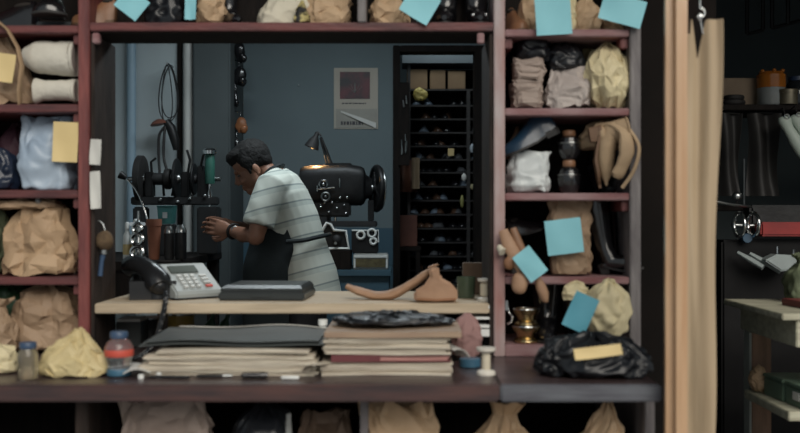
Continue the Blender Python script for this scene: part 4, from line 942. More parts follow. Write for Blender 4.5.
LB_(MB(),135,206.9,147,270,-.05,.06).build('pedestal', DKIRON, fm, smooth=False, bevel=.008)
MB().tube([L(128,179),L(221,179)],.012,14).build('shaft', STEEL, fm)
for px,r,w,m,nm in ((141,.125,.034,RUBBER,'buffing_wheel'),(157,.032,.085,DKIRON,'brush_roller'),(177,.110,.014,IRON,'trimming_disc'),(194,.085,.012,IRON,'trimming_disc'),(168,.055,.03,RUBBER,'sanding_wheel')):
    c = L(px,179); o = MB().lathe([(r*.3,-w/2),(r*.96,-w/2),(r,-w/2+.004),(r,w/2-.004),(r*.96,w/2),(r*.3,w/2)],c,'x',32).build(nm,m,fm)
    MB().lathe([(.022,-w/2-.012),(.026,-w/2-.004),(.026,w/2+.004),(.022,w/2+.012)],c,'x',18).build('hub',STEEL if r>.1 else DKIRON,o)
for px in (150,186,205): LB_(MB(),px-4,172,px+4,197,-.035,.035).build('bearing_block', IRON, fm, smooth=False, bevel=.006)
LB_(MB(),198,166,204.5,200,-.03,.04).build('head_block', IRON, fm, smooth=False, bevel=.006)
g = L(211,157,-.03); MB().lathe([(.024,L(211,184).z),(.026,L(211,182).z),(.026,g.z),(.022,g.z+.008)],(g.x,g.y,0),n=22).build('green_column',MGREEN,fm)
MB().lathe([(.020,g.z+.0085),(.038,g.z+.014),(.038,g.z+.032),(.028,g.z+.042)],(g.x,g.y,0),n=22).build('column_cap',CHROME,fm)
MB().lathe([(.005,L(0,217).z),(.007,L(0,212).z),(.007,L(0,205).z),(.015,L(0,204).z),(.015,L(0,192).z),(.009,L(0,190).z),(.010,L(0,184.5).z)],(g.x,g.y,0),n=16).build('spindle',CHROME,fm)
for px,py in ((163,200),(180,202),(192,199),(207,196)): MB().ell(L(px,py,-.056),(.010,.008,.010)).build('bolt',STEEL,fm)
for a in ([(152,176),(151,162),(156,158)],[(188,172),(190,160),(187,150)],[(200,170),(203,156),(206,150)],[(146,196),(150,186),(146,176)],[(172,196),(174,186)],[(164,196),(163,184)]): MB().tube([L(*p,.0) for p in a],.007,8).build('lever',IRON,fm)
gl = T('work_lamp','curved chrome gooseneck rod rising left of the buffing wheel','lamp',(X(149,4.85),4.85,1.0008))
MB().tube(spline([L(149,262,0,4.85,gl),L(148,225,0,4.85,gl),L(143,205,0,4.85,gl),L(136,190,0,4.85,gl),L(127,179,0,4.85,gl)],6),.005,8).build('gooseneck',CHROME,gl)
MB().lathe([(.010,0),(.014,.01),(.020,.03),(.020,.034)],(0,0,0)).move(Matrix.Translation(L(126,178,0,4.85,gl)) @ Matrix.Rotation(R(-60),4,'Y')).build('lamp_head',IRON,gl)
MB().cyl((0,0,.006),.035,.012).build('foot',IRON,gl)
# things on the left bench
YB2 = 4.62; zb2 = 1.0008
for px,y0,lb in ((123.5,222,'white plastic bottle on the left bench, left of the pair'),(132,219,'white plastic bottle on the left bench, right of the pair')):
    h = Z(y0,YB2)-zb2; t = T('plastic_bottle',lb,'bottle',(X(px,YB2),YB2+.06,zb2)); r=.019
    MB().lathe([(r*.9,0),(r,.004),(r,h*.62),(r*.45,h*.76),(r*.45,h*.80)],n=22).build('bottle_body',WHITEM,t); MB().lathe([(r*.55,h*.80),(r*.5,h*.97),(r*.3,h)],n=18).build('cap',WHITEM,t)
    MB().lathe([(r*1.01,h*.12),(r*1.03,h*.14),(r*1.03,h*.38),(r*1.01,h*.40)],n=22).build('label_band',NOTE,t)
pr = T('eyelet_press','small chrome eyelet press with stacked rings on the left bench','press',(X(138,4.55),4.55,zb2))
for z,r in ((.025,.036),(.085,.034),(.135,.026)): MB().torus((0,-.012,z+.01),r*.75,.010,'y').build('ring',CHROME,pr)
MB().lathe([(.040,0),(.042,.006),(.030,.016),(.016,.04),(.016,.15),(.024,.158),(.024,.17),(.008,.18),(.006,.225)],(0,.01,0),n=22).build('column',STEEL,pr)
MB().box((0,0,.165),(.075,.03,.016)).build('crossbar',CHROME,pr,smooth=False,bevel=.003)
tp = T('clay_pot','tall terracotta pot on the left bench right of the chrome press','pot',(X(153,YB2),YB2+.02,zb2)); h=Z(219,YB2)-zb2
MB().lathe([(.022,0),(.024,.004),(.032,h*.82),(.035,h*.83),(.036,h),(.031,h),(.028,h*.8),(.004,h*.78)],n=26).build('pot_body',TERRA,tp)
for px,y0,r,lb,m in ((168,226,.022,'dark metal canister on the left bench right of the clay pot',DKIRON),(180,225,.026,'dark flask with bright steel shoulder, rightmost on the left bench',IRON)):
    h = Z(y0,YB2)-zb2; t = T('flask',lb,'flask',(X(px,YB2),YB2+.02,zb2)); MB().lathe([(r*.95,0),(r,.004),(r,h*.78)],n=24).build('flask_body',m,t); MB().lathe([(r*1.02,h*.78),(r*1.02,h*.84),(r*.8,h*.93),(r*.6,h)],n=24).build('shoulder',STEEL,t)
tb_ = T('plastic_crate','teal plastic box on the beam of the finishing machine','box',(X(167,5.12),5.12,Z(224,5.12)))
MB().loft([[Vector((x*k,y*k,z)) for x,y in ((-.042,-.04),(.042,-.04),(.042,.04),(-.042,.04))] for z,k in ((0,.86),(.085,1),(.090,1.06),(.094,1.06))]).build('crate_body',TEAL,tb_,smooth=False,bevel=.003)
MB().bx(-.012,.012,-.046,-.043,.03,.06).build('clip',STEEL,tb_,smooth=False)
LB_(MB(),160,224.3,175,270,-.04,.04,5.12,fm).build('rest',DKIRON,fm,smooth=False,bevel=.004)
# coil of wire with a hanging lamp on the pale wall
wl = T('hanging_lamp','drop lamp with rust-coloured cap hung on wire loops against the pale wall','lamp',W(166,122,5.78))
def L2(px,py,dy=0): return L(px,py,dy,5.78,wl)
wm = MB()
for cx,rx,ry,cy in ((168,9,29,93),(170,8,26,92),(167,5,30,95)):
    wm.tube([L2(cx+rx*math.sin(a)*(1-.35*math.cos(a)),cy-ry*math.cos(a),.004*math.cos(3*a)) for a in [i*2*math.pi/28 for i in range(29)]],.0035,6)
wm.build('wire_loops',DKIRON,wl)
MB().lathe([(.05,-.010),(.052,-.004),(.035,.012),(.012,.022)],n=22).move(Matrix.Translation(L2(159,123)) @ Matrix.Rotation(R(-12),4,'Y')).build('cap',mat('rust_paint',(0.20,0.075,0.05),(0.13,0.05,0.035),0.5),wl)
MB().tube([L2(166,121),L2(171,128),L2(175,141),L2(176,150)],[.022,.028,.026,.016],14).build('lamp_body',IRON,wl)
for k in (0,5): MB().tube(spline([L2(166,126,-.01),L2(160+k,136,-.02),L2(160+k,158,-.03),L2(162+k*1.6,176,-.06),L2(161+k*.6,180,-.12)],6),.008,8).build('cable',RUBBER,wl)
MB().cyl(L2(168,64,.05),.006,.14,'y').build('nail',STEEL,wl)

# ------------------------------------------------------------ BLUE BENCH AND SEWING MACHINE
YS = 5.6; zs_ = .914
bb2 = T('machine_bench','blue-painted bench under the sewing machine behind the worker','workbench',(X(346,5.62),5.62,0))
bx0 = X(300,5.36)-bb2.location.x; bx1 = X(391,5.36)-bb2.location.x
MB().bx(bx0,bx1,-.27,.30,zs_-.035,zs_-.0008).build('top',DADO,bb2,smooth=False,bevel=.004)
MB().bx(bx0+.01,bx1-.01,-.255,.29,.08,zs_-.0355).build('carcass',DADO,bb2,smooth=False,bevel=.004)
MB().bx(bx0+.03,bx1-.03,-.22,.27,0,.0795).build('plinth',DARKW,bb2,smooth=False)
sm = T('sewing_machine','big black leather-stitching machine with flywheel on the blue bench','sewing machine',(X(335,YS),YS,zs_))
def LS(px,py,dy=0): return L(px,py,dy,YS,sm)
def BS(mb,a,b,c,d,y0,y1): return LB_(mb,a,b,c,d,y0,y1,YS,sm)
rr = []
for px,ry,rz,cy in ((299.5,.06,.07,187),(301,.085,.10,186.5),(306,.093,.112,186),(330,.095,.115,185),(348,.095,.116,185),(361,.092,.110,186),(364,.085,.10,186),(366,.06,.07,187),(372,.045,.05,188)):
    c = LS(px,cy); rr.append([c+Vector((0,math.copysign(abs(math.cos(a))**.55,math.cos(a))*ry,math.copysign(abs(math.sin(a))**.55,math.sin(a))*rz)) for a in [2*math.pi*j/28 for j in range(28)]])
MB().loft(rr).build('arm',IRON,sm)
BS(MB(),326,163.5,352,168,-.06,.06).build('top_plate',IRON,sm,smooth=False,bevel=.005)
BS(MB(),304,204,330,276,-.07,.09).build('pillar',DKIRON,sm,smooth=False,bevel=.012)
BS(MB(),312,196,351,217,-.075,.02).build('head',IRON,sm,smooth=False,bevel=.010)
BS(MB(),318,221,377,226.5,-.12,.08).build('work_plate',DKIRON,sm,smooth=False,bevel=.004)
for a in ((325,185,.022,CHROME),(327,197,.022,STEEL)):
    MB().torus(LS(a[0],a[1],-.108),a[2],.006,'y').build('tension_disc',a[3],sm); MB().ell(LS(a[0],a[1],-.108),(.010,.016,.010)).build('tension_knob',a[3],sm)
for p,q in (((319,190),(336,188)),((341,179),(341,188)),((319,186),(319,192))): MB().tube([LS(*p,-.108),LS(*q,-.108)],.0042,8).build('thread_guide',CHROME,sm)
for px,py in ((333,203),(338,208),(322,207),(345,205),(330,212),(348,198),(318,213),(347,213),(326,203),(341,198)): MB().ell(LS(px,py,-.085),(.008,.008,.008)).build('screw',CHROME,sm)
MB().tube([LS(336,214,-.04),LS(336,221,-.04)],.006,10).build('needle_bar',CHROME,sm)
BS(MB(),368,200,374,221.2,-.03,.03).build('bracket',IRON,sm,smooth=False,bevel=.004)
fw = T('x','','')if False else None
fo_ = MB().torus((0,0,0),.118,.017,'x',36,10).cyl((0,0,0),.03,.05,'x')
for k in range(5):
    a = k*2*math.pi/5; fo_.tube([(0,0,0),(0,.112*math.cos(a),.112*math.sin(a))],.012,8)
fo_.lathe([(.10,-.006),(.118,-.006),(.118,.006),(.10,.006)],(0,0,0),'x',36)
fo_.lathe([(.002,-.004),(.112,-.004),(.112,.004),(.002,.004)],(0,0,0),'x',36)
fo_.build('flywheel',IRON,sm,loc=LS(376.5,188.5),rot=(0,0,R(17)))
MB().torus((0,0,0),.120,.004,'x',40,6).build('flywheel_rim',STEEL,sm,loc=LS(376.5,188.5)+Vector((.018,-.004,0)),rot=(0,0,R(17)))
MB().tube([LS(366,188),LS(377,188.5)],.024,14).build('axle',STEEL,sm)
sl_ = T('machine_lamp','small black cone-shaded lamp on an arm above the sewing machine','lamp',LS(331,164)+sm.location+Vector((0,.03,0)))
def L3(px,py,dy=0): return L(px,py,dy,YS,sl_)
MB().tube([L3(331,164.5),L3(326,150),L3(321,137)],[.012,.009,.007],10).tube([L3(327,164.5),L3(324,152),L3(320,138)],.005,8).build('arm',IRON,sl_)
MB().lathe([(.040,-.048),(.042,-.045),(.030,-.005),(.014,.022),(.012,.045),(.008,.048)],n=22,c0=False).move(Matrix.Translation(L3(314.5,140)) @ Matrix.Rotation(R(22),4,'Y')).build('shade',DKIRON,sl_)
MB().tube([L3(314,136),L3(318,132),L3(321,136)],.006,8).build('pivot',IRON,sl_)
MB().ell(L3(313,145),(.018,.018,.022)).build('bulb',mat('warm_bulb',(0.8,0.6,0.3),None,0.4,emit=(1.0,0.55,0.18,1.5)),sl_)
lamp('machine_lamp_light','SPOT',tuple(W(312.5,148,YS)+Vector((0,-.01,0))),(R(-8),R(-20),0),14.0,(1.0,0.55,0.22),.012)
bpy.data.lights['machine_lamp_light'].spot_size = R(95)
YK2 = 5.44
sk = T('skiving_machine','black leather machine with a bold white edge, low behind the worker','machine',(X(336,YK2),YK2,Z(250,YK2)+.001))
pg = [(321,233),(327,223),(331,224.5),(334,230),(346,231),(349,248.5),(326,248.5)]
pl = [L(a,b,0,YK2,sk) for a,b in pg]
MB().prism([(p.x,p.z) for p in pl],-.015,.10).build('body',IRON,sk,smooth=False,bevel=.004)
MB().tube([Vector((p.x,-.019,p.z)) for p in pl+[pl[0]]],.0085,8).build('white_edge',WHITEM,sk,smooth=True)
MB().ell(L(337,240,-.02,YK2,sk),(.026,.02,.030)).build('feed_wheel',DKIRON,sk); MB().cyl(L(336,243,-.042,YK2,sk),.008,.02,'y').build('feed_knob',STEEL,sk)
bk = tag(MB().bx(X(321,YK2),X(351,YK2),YK2-.06,YK2+.12,zs_,Z(250,YK2)).build('wooden_block',DARKW,smooth=False,bevel=.003),'dark wooden block carrying the white-edged leather machine','block')
rd = T('metal_box','silver-edged metal box with brass front on the blue bench','box',(X(371,YK2),YK2,zs_))
MB().bx(-.094,.094,-.05,.07,0,.086).build('case',mat('silver_paint',(0.42,0.43,0.42),(0.34,0.35,0.34),.35,9),rd,smooth=False,bevel=.006)
MB().bx(-.080,.080,-.056,-.0505,.012,.058).build('front_plate',mat('dull_brass_mesh',(0.20,0.17,0.09),(0.10,0.085,0.05),0.5,40,metal=.5),rd,smooth=False,bevel=.001)
MB().bx(-.09,.09,-.055,-.0505,.064,.078).build('trim_strip',WHITEM,rd,smooth=False,bevel=.001)
for sx in (-1,1): MB().bx(sx*.087-.004,sx*.087+.004,-.056,-.0505,.01,.06).build('corner_strip',WHITEM,rd,smooth=False)
eu = T('gauge_unit','black gauge unit with three chrome rings on top of the silver-edged box','machine',(X(365,YK2),YK2,zs_+.0868))
MB().bx(-.072,.072,-.035,.06,0,.125).build('housing',IRON,eu,smooth=False,bevel=.006)
for a,b,r in ((361,235,.020),(372,233,.021),(373.5,241,.016)): MB().torus(L(a,b,-.038,YK2,eu),r,.0065,'y').build('ring',WHITEM,eu)
MB().tube([(-.07,-.036,.124),(.074,-.036,.124),(.074,-.036,.06)],.004,8).build('edge_trim',WHITEM,eu)

# ------------------------------------------------------------ THE WORKER
man = T('person','person in a striped pale shirt and dark apron bending over the finishing machine','person',(-.45,5.0,0))
mo = man.location
def Q(x,y,z): return Vector((x,y,z))-mo
def ering(c, tang, ru, rv, n=24, pw=2.2):     # ring perpendicular to tang; ru sideways (y), rv in the body's front-back plane
    t = Vector(tang).normalized(); u = Vector((0,1,0)); u = (u-t*u.dot(t)).normalized(); w = t.cross(u)
    return [Vector(c)+u*math.copysign(abs(math.cos(a))**(2/pw),math.cos(a))*ru+w*math.copysign(abs(math.sin(a))**(2/pw),math.sin(a))*rv for a in [2*math.pi*j/n for j in range(n)]]
spine = [((-.455,5,.80),.165,.125),((-.470,5,.92),.168,.122),((-.500,5,1.05),.158,.112),((-.545,5,1.18),.168,.118),((-.585,5,1.29),.180,.112),((-.612,5,1.365),.165,.085),((-.640,5,1.415),.085,.060)]
def torso(grow):
    rs = []
    for i,(c,ru,rv) in enumerate(spine):
        a = Vector(spine[max(i-1,0)][0]); b = Vector(spine[min(i+1,len(spine)-1)][0]); rs.append(ering(Q(*c),b-a,ru+grow,rv+grow))
    return rs
body = MB(); body.loft(torso(0))
ARM = {-1:[(-.620,4.835,1.345),(-.655,4.80,1.24),(-.690,4.775,1.105),(-.758,4.83,1.112),(-.822,4.905,1.130)], 1:[(-.620,5.165,1.345),(-.665,5.20,1.24),(-.715,5.225,1.115),(-.780,5.16,1.130),(-.845,5.085,1.150)]}
for s in (-1,1):
    body.tube([Q(*p) for p in [(-.600,5+s*.11,1.36)]+ARM[s]],[.070,.062,.052,.043,.038,.028],16)
    body.ell(Q(*ARM[s][2]),(.044,.044,.044))
# legs and feet (bench hides them from the street)
for s in (-1,1):
    body.tube([Q(-.455,5+s*.085,.86),Q(-.47,5+s*.095,.66),Q(-.49,5+s*.10,.48),Q(-.46,5+s*.10,.28),Q(-.44,5+s*.10,.09)],[.092,.080,.058,.052,.038],16)
    body.tube([Q(-.40,5+s*.10,.045),Q(-.47,5+s*.105,.05),Q(-.56,5+s*.11,.035),Q(-.62,5+s*.115,.028)],[.032,.042,.036,.022],14)
# neck and head
HC = Vector((-.735,5.0,1.436)); HR = Matrix.Rotation(R(-16),4,'Z') if False else Matrix.Identity(4)
fwd = Vector((-math.cos(R(30)),-.16,-math.sin(R(30)))).normalized(); side = Vector((0,0,1)).cross(fwd).normalized(); upv = fwd.cross(side)
HM = Matrix.Translation(HC-mo) @ Matrix((fwd,side,upv)).transposed().to_4x4() @ Matrix.Scale(.99,4)
body.tube([Q(-.618,5,1.365),Q(-.655,5,1.405),HM @ Vector((-.045,0,-.03))],[.062,.056,.055],16)
h = MB()
h.ell((-.012,0,.048),(.098,.076,.088)); h.ell((.030,0,-.020),(.060,.060,.085)); h.ell((.052,0,-.088),(.034,.036,.028)); h.ell((.010,0,-.062),(.055,.056,.040))
h.ell((.080,0,.026),(.014,.048,.012)); h.ell((.072,.034,-.030),(.018,.020,.018)); h.ell((.072,-.034,-.030),(.018,.020,.018))
h.tube([(.084,0,.016),(.096,0,-.008),(.108,0,-.030)],[.009,.011,.014],10); h.ell((.098,.011,-.033),(.010,.008,.008)); h.ell((.098,-.011,-.033),(.010,.008,.008))
h.ell((.086,0,-.057),(.010,.024,.006)); h.ell((.084,0,-.069),(.010,.020,.007))
for s in (-1,1):
    h.ell((-.012,s*.078,-.008),(.018,.008,.030),(0,.2,s*.2)); h.ell((-.010,s*.080,-.032),(.009,.008,.012))
body.add([HM @ v for v in h.v], h.f)
# hands
def hand(s, wrist, d, palm_n):
    d = Vector(d).normalized(); n = Vector(palm_n); n = (n-d*n.dot(d)).normalized(); k = d.cross(n)*s
    w = Vector(wrist)-mo
    P = lambda a,b,c: w+d*a+k*b+n*c
    body.loft([[P(a,b*math.cos(t),c*math.sin(t)+o) for t in [2*math.pi*j/16 for j in range(16)]] for a,b,c,o in ((-.02,.026,.020,0),(.015,.030,.018,0),(.05,.040,.016,.002),(.085,.040,.014,.004),(.095,.034,.010,.006))])
    for b,l,c in ((-.032,.060,.010),(-.011,.074,.012),(.011,.070,.012),(.031,.055,.010)):
        body.tube([P(.070,b,.002),P(.095,b*1.05,.004),P(.095+l*.45,b*1.1,.014),P(.095+l*.78,b*1.1,.034),P(.095+l*.92,b*1.08,.052)],[.0095,.0095,.0088,.0080,.0068],10)
    body.tube([P(.020,-.022,.004),P(.050,-.050,.016),P(.080,-.062,.032),P(.104,-.058,.046)],[.013,.0125,.0105,.0080],10)
hand(-1, ARM[-1][-1], (-.92,.18,.20), (.25,1,-.15))
hand(1, ARM[1][-1], (-.95,-.25,.12), (.1,-1,-.25))
bo = remesh(body.build('body', SKIN, man), .0046, 3, .5)
# eyes
for s in (-1,1):
    e = MB().ell((.079,s*.031,.004),(.009,.011,.006)); e.v = [HM @ v for v in e.v]; e.build('eye', mat('eye_white',(0.10,0.08,0.07),None,0.3), man)
# hair
hr = MB(); hr.ell((-.022,0,.060),(.101,.085,.092)); hr.ell((.030,0,.098),(.068,.066,.040)); hr.ell((-.070,0,.020),(.044,.064,.056)); hr.ell((.064,0,.084),(.030,.050,.022),(0,.5,0))
for s in (-1,1): hr.ell((.004,s*.072,.044),(.040,.013,.042)); hr.ell((.022,s*.074,.005),(.010,.007,.030))
hr.v = [HM @ v for v in hr.v]
ho = remesh(hr.build('hair', HAIR, man), .006, 2, .5)
for v in ho.data.vertices: v.co += v.normal*(.002*noise.noise(v.co*45)+.002*noise.noise(v.co*90))
# shirt: pale with thin dark lines across it
sm_ = bpy.data.materials.new('striped_shirt'); sm_.use_nodes = True; nt = sm_.node_tree; bs = nt.nodes['Principled BSDF']; bs.inputs['Roughness'].default_value = .8
tc = nt.nodes.new('ShaderNodeTexCoord'); dp = nt.nodes.new('ShaderNodeVectorMath'); dp.operation = 'DOT_PRODUCT'; dp.inputs[1].default_value = (-.26,0.04,.965)
ml = nt.nodes.new('ShaderNodeMath'); ml.operation = 'MULTIPLY'; ml.inputs[1].default_value = 1/.084
fr_ = nt.nodes.new('ShaderNodeMath'); fr_.operation = 'FRACT'; rp = nt.nodes.new('ShaderNodeValToRGB'); rp.color_ramp.interpolation = 'LINEAR'
el = rp.color_ramp.elements; A_ = (.70,.74,.67,1); B_ = (.56,.61,.56,1); C_ = (.30,.35,.34,1)
el[0].position = 0; el[0].color = A_; el[1].position = 1; el[1].color = A_
for p,c in ((.40,A_),(.43,B_),(.66,B_),(.69,C_),(.75,C_),(.78,A_)): q = el.new(p); q.color = c
nt.links.new(tc.outputs['Object'],dp.inputs[0]); nt.links.new(dp.outputs['Value'],ml.inputs[0]); nt.links.new(ml.outputs[0],fr_.inputs[0]); nt.links.new(fr_.outputs[0],rp.inputs[0]); nt.links.new(rp.outputs[0],bs.inputs['Base Color'])
sh = MB(); tr = torso(.020)
c0 = Vector((-.445,5,.795)); tr[0] = ering(Q(*c0),(-.02,0,.2),.200,.158); tr[1] = ering(Q(-.462,5,.92),(-.03,0,.2),.192,.148); tr[-1] = ering(Q(-.636,5,1.405),(-.4,0,.8),.098,.078)
sh.loft(tr)
for s in (-1,1):
    a = ARM[s]; e = Vector(a[2]); sh.tube([Q(-.600,5+s*.10,1.352),Q(*a[0]),Q(*a[1]),Vector(a[1]).lerp(e,.62)-mo],[.088,.082,.076,.079],20)
so_ = remesh(sh.build('shirt', sm_, man), .007, 4, .5)
so_.data.materials.clear(); so_.data.materials.append(sm_)
for v in so_.data.vertices:
    p = v.co; v.co += v.normal*(.008*noise.noise(Vector((p.x*7,p.y*5,p.z*4)))+.0022*noise.noise(Vector((p.x*26+p.z*10,p.y*14,p.z*9))))
co = MB().tube([Q(-.615,5+.10*math.cos(a),1.412+.032*math.sin(a)*1.0)+Vector((-.035*math.sin(a+math.pi)-.02,0,0)) for a in [i*2*math.pi/24 for i in range(25)]],.014,8,.6).build('collar', mat('grey_collar',(0.16,0.19,0.19),None,0.8), man)
# apron
def apr(u, v):      # u across the body, v from hem (0) to bib (1)
    z = .45+.80*v; xf = -.795+.02*(1-v)+(.10*max(0,v-.62)/.38); half = (.215-.06*max(0,v-.6)/.4)
    t = (u-.5)*2; y = 5+t*half; x = xf+.245*abs(t)**2.6*(1 if v<.75 else 1-(v-.75)*2.2)+.012*math.sin(t*7+v*4)*(1-v)
    return Q(x,y,z)
MB().sheet(apr,30,30,.004).build('apron', APRON, man)
strap = [(-.545,4.795,1.08),(-.47,4.798,1.085),(-.40,4.85,1.10),(-.362,4.93,1.108),(-.352,5.0,1.11),(-.362,5.07,1.108),(-.40,5.15,1.10),(-.47,5.202,1.085),(-.545,5.205,1.08)]
MB().tube(spline([Q(*p) for p in strap],5),.012,8,.9).build('apron_tie', APRON, man)
ns = [(-.715,4.93,1.25),(-.69,4.925,1.36),(-.645,4.915,1.425),(-.598,4.94,1.452),(-.585,5.0,1.458),(-.598,5.06,1.452),(-.645,5.085,1.425),(-.69,5.075,1.36),(-.715,5.07,1.25)]
MB().tube(spline([Q(*p) for p in ns],5),.010,8,.9).build('neck_strap', APRON, man)
w0 = Vector(ARM[-1][-1]); wd_ = (Vector(ARM[-1][-1])-Vector(ARM[-1][-2])).normalized()
wq = (w0-wd_*.012-mo)
wa = MB().torus((0,0,0),.034,.0075,'x').move(Matrix.Translation(wq) @ wd_.to_track_quat('X','Z').to_matrix().to_4x4()).build('wristwatch', RUBBER, man)
MB().cyl((0,0,0),.017,.010,'y').move(Matrix.Translation(wq+Vector((0.01,-.036,.01)))).build('watch_face', STEEL, wa)
tr_ = MB()
for s in (-1,1): tr_.tube([Q(-.455,5+s*.075,.88),Q(-.468,5+s*.092,.66),Q(-.488,5+s*.10,.48),Q(-.458,5+s*.10,.28),Q(-.435,5+s*.10,.075)],[.094,.094,.078,.074,.070],18)
tr_.ell(Q(-.455,5,.88),(.125,.160,.09)); remesh(tr_.build('trousers', TROUS, man), .01, 3)
for s in (-1,1):
    MB().tube([Q(-.385,5+s*.10,.055),Q(-.44,5+s*.103,.060),Q(-.52,5+s*.108,.050),Q(-.60,5+s*.113,.042),Q(-.645,5+s*.116,.034)],[.036,.050,.049,.044,.026],16).build('shoe', BLACKL, man)
    MB().bx(-.24,.05,-.045,.045,0,.012).move(Matrix.Translation(Q(-.42,5+s*.107,0))).build('shoe_sole', RUBBER, man, smooth=False, bevel=.004)

# ------------------------------------------------------------ RIGHT BAY
tbl = T('work_table','weathered pale wooden work table jutting in from the right photo edge','table',(1.7,3.36,0))
def TB(mb,name,m,**k): mb.move(Matrix.Translation((-1.7,-3.36,0))); return mb.build(name,m,tbl,smooth=False,bevel=.003,**k)
TB(MB().bx(1.178,2.30,3.08,3.64,.880,.900),'top',TABLEW)
TB(MB().bx(1.225,1.245,3.09,3.60,.795,.8795),'apron_board',TABLEW); TB(MB().bx(1.2455,2.25,3.09,3.11,.795,.8795),'apron_board',TABLEW)
TB(MB().bx(1.232,1.30,3.50,3.57,0,.7945),'leg',LEGW); TB(MB().bx(1.224,1.2315,3.50,3.56,0,.7945),'leg_edge',mat('pale_edge_wood',(0.40,0.43,0.40),None,.6))
for x,y in ((2.18,3.18),(2.18,3.50),(1.32,3.115)): TB(MB().bx(x,x+.07,y,y+.07,0,.7945),'leg',LEGW)
TB(MB().bx(1.205,2.28,3.10,3.4995,.565,.594),'lower_shelf',TABLEW)
TB(MB().bx(1.3005,2.28,3.4995,3.62,.565,.594),'lower_shelf',TABLEW)
fd = T('book','flat dark red book lying on the weathered work table','book',(1.50,3.32,.9008),(0,0,R(4)))
MB().bx(-.20,.20,-.085,.085,0,.004).bx(-.20,.20,-.085,.085,.018,.022).bx(-.20,-.194,-.085,.085,.004,.018).build('cover',mat('dark_red_cover',(0.19,0.035,0.035),(0.14,0.026,0.026),.5),fd,smooth=False,bevel=.001)
MB().bx(-.193,.196,-.082,.082,.0045,.0175).build('pages',PAGES,fd,smooth=False)
ob = bag('cloth_bag','olive green cloth bag on the work table at the right photo edge','bag',(787,256,826,300),3.50,CAMO,d=.16,style='gather',seed=111,base=.901,part='cloth')
bp_ = bag('crumpled_paper','crumpled brown paper on the lower shelf corner of the work table','paper',(741,366,759,386),3.45,KRAFT,d=.07,style='lump',seed=112,base=.595,amp=.008,fr=22)
bp_.location.x = 1.236
for i,(x,y,lb) in enumerate(((1.300,3.34,'dark green box on the lower shelf beside the crumpled brown paper'),(1.312,3.18,'dark green box with small white label, nearest on the lower shelf'))):
    t = T('card_box',lb,'box',(x,y,.5948),(0,0,R(3)))
    MB().bx(-.055,.16,-.075,.075,0,.060).build('carton',GREENBOX,t,smooth=False,bevel=.003); MB().bx(-.058,.163,-.078,.078,.0605,.072).build('lid',GREENBOX,t,smooth=False,bevel=.003)
    if i: MB().bx(-.0586,-.0552,-.03,.015,.022,.048).build('label',WHITEP,t,smooth=False)
# dark storage shelf behind
bs_ = T('storage_shelf','dark open storage shelf in the unlit bay at the right','shelving',(1.9,4.55,0))
zS = Z(107,4.5)
for zz_ in (zS,.55,1.25): MB().bx(-.62,.70,-.16,.20,zz_-.025,zz_).build('shelf',DARKW,bs_,smooth=False,bevel=.003)
for x in (-.64,.72):
    for y in (-.13,.18): MB().bx(x-.018,x+.018,y-.018,y+.018,0,zS+.03).build('post',DKIRON,bs_,smooth=False)
aj = T('glass_jar','glass jar half full of amber liquid on the dark storage shelf','jar',(X(771,4.46),4.46,zS+.0008))
MB().lathe([(.058,0),(.062,.006),(.062,.078)],n=28).build('base_glass',mat('steel_glass',(0.35,0.38,0.38),None,.15,trans=.4),aj); MB().lathe([(.0615,.0785),(.063,.084),(.063,.135),(.050,.150)],n=28).build('amber_lid',AMBER,aj)
for a in (.3,1.2,2.2,3.6,4.6,5.5): MB().ell((.052*math.cos(a),.052*math.sin(a),.152),(.010,.010,.008)).build('knob',AMBER,aj)
tn = T('round_tin','tarnished round tin in front of the amber jar on the dark shelf','tin',(X(787,4.42),4.415,zS+.0008)); MB().lathe([(.042,0),(.043,.004),(.043,.050)],n=26).build('can',mat('tarnished_tin',(0.20,0.18,0.13),(0.13,0.115,0.08),.4,metal=.6),tn); MB().lathe([(.045,.0505),(.045,.064),(.042,.067)],n=26).build('lid',mat('tarnished_tin',(0.2,0.18,0.13)),tn)
dj = T('glass_jar','dark glass jar at the right photo edge behind the round tin','jar',(X(797,4.58),4.58,zS+.0008)); MB().lathe([(.044,0),(.046,.004),(.046,.11),(.036,.125)],n=26).build('jar_body',mat('black_glass',(0.015,0.018,0.022),None,.1),dj); MB().cyl((0,0,.136),.038,.02).build('lid',mat('blue_lid',(0.03,0.05,0.10),None,.4),dj)
tag(MB().bx(X(716,4.6),X(751,4.6),4.50,4.70,zS+.0008,Z(81,4.6)).build('cardboard_box',mat('dim_tan_card',(0.22,0.165,0.115),(0.17,0.125,0.085),.8),smooth=False,bevel=.003),'plain cardboard box on the dark storage shelf behind the hanging sheet','box')
cl_ = tag(MB().torus((0,0,.012),.045,.012).torus((0.004,0,.034),.038,.011).build('rubber_belt',RUBBER,loc=(X(733,4.44),4.45,zS+.0008)),'coiled black rubber belt on the front of the dark storage shelf','belt')
for i,(px,py,sx) in enumerate(((785,119,1),(797,117,1))):
    t = T('shoe_last',('pale mint shoe last hung under the dark shelf, left one','pale mint shoe last hung at the right photo edge')[i],'shoe last',W(px,py,4.30))
    MB().tube(spline([Vector((-.006,0,.012)),Vector((0,0,-.01)),Vector((.02,0,-.05)),Vector((.05,0,-.10)),Vector((.085,0,-.155)),Vector((.10,0,-.18))],4),[.016,.022,.026,.028,.028,.026,.024,.023,.023,.024,.025,.027,.028,.029,.029,.028,.026,.023,.019,.013,.008][:21],16,.8).build('last_body',mat('mint_last',(0.50,0.58,0.52),(0.42,0.50,0.45),.45),t)
    MB().tube([(0,0,.02),(0,.02,.05),(0,.09,zS-.03-t.location.z)],.003,6).build('cord',RUBBER,t)
    MB().torus((0,-.022,.008),.010,.003,'y').build('ring',STEEL,t)
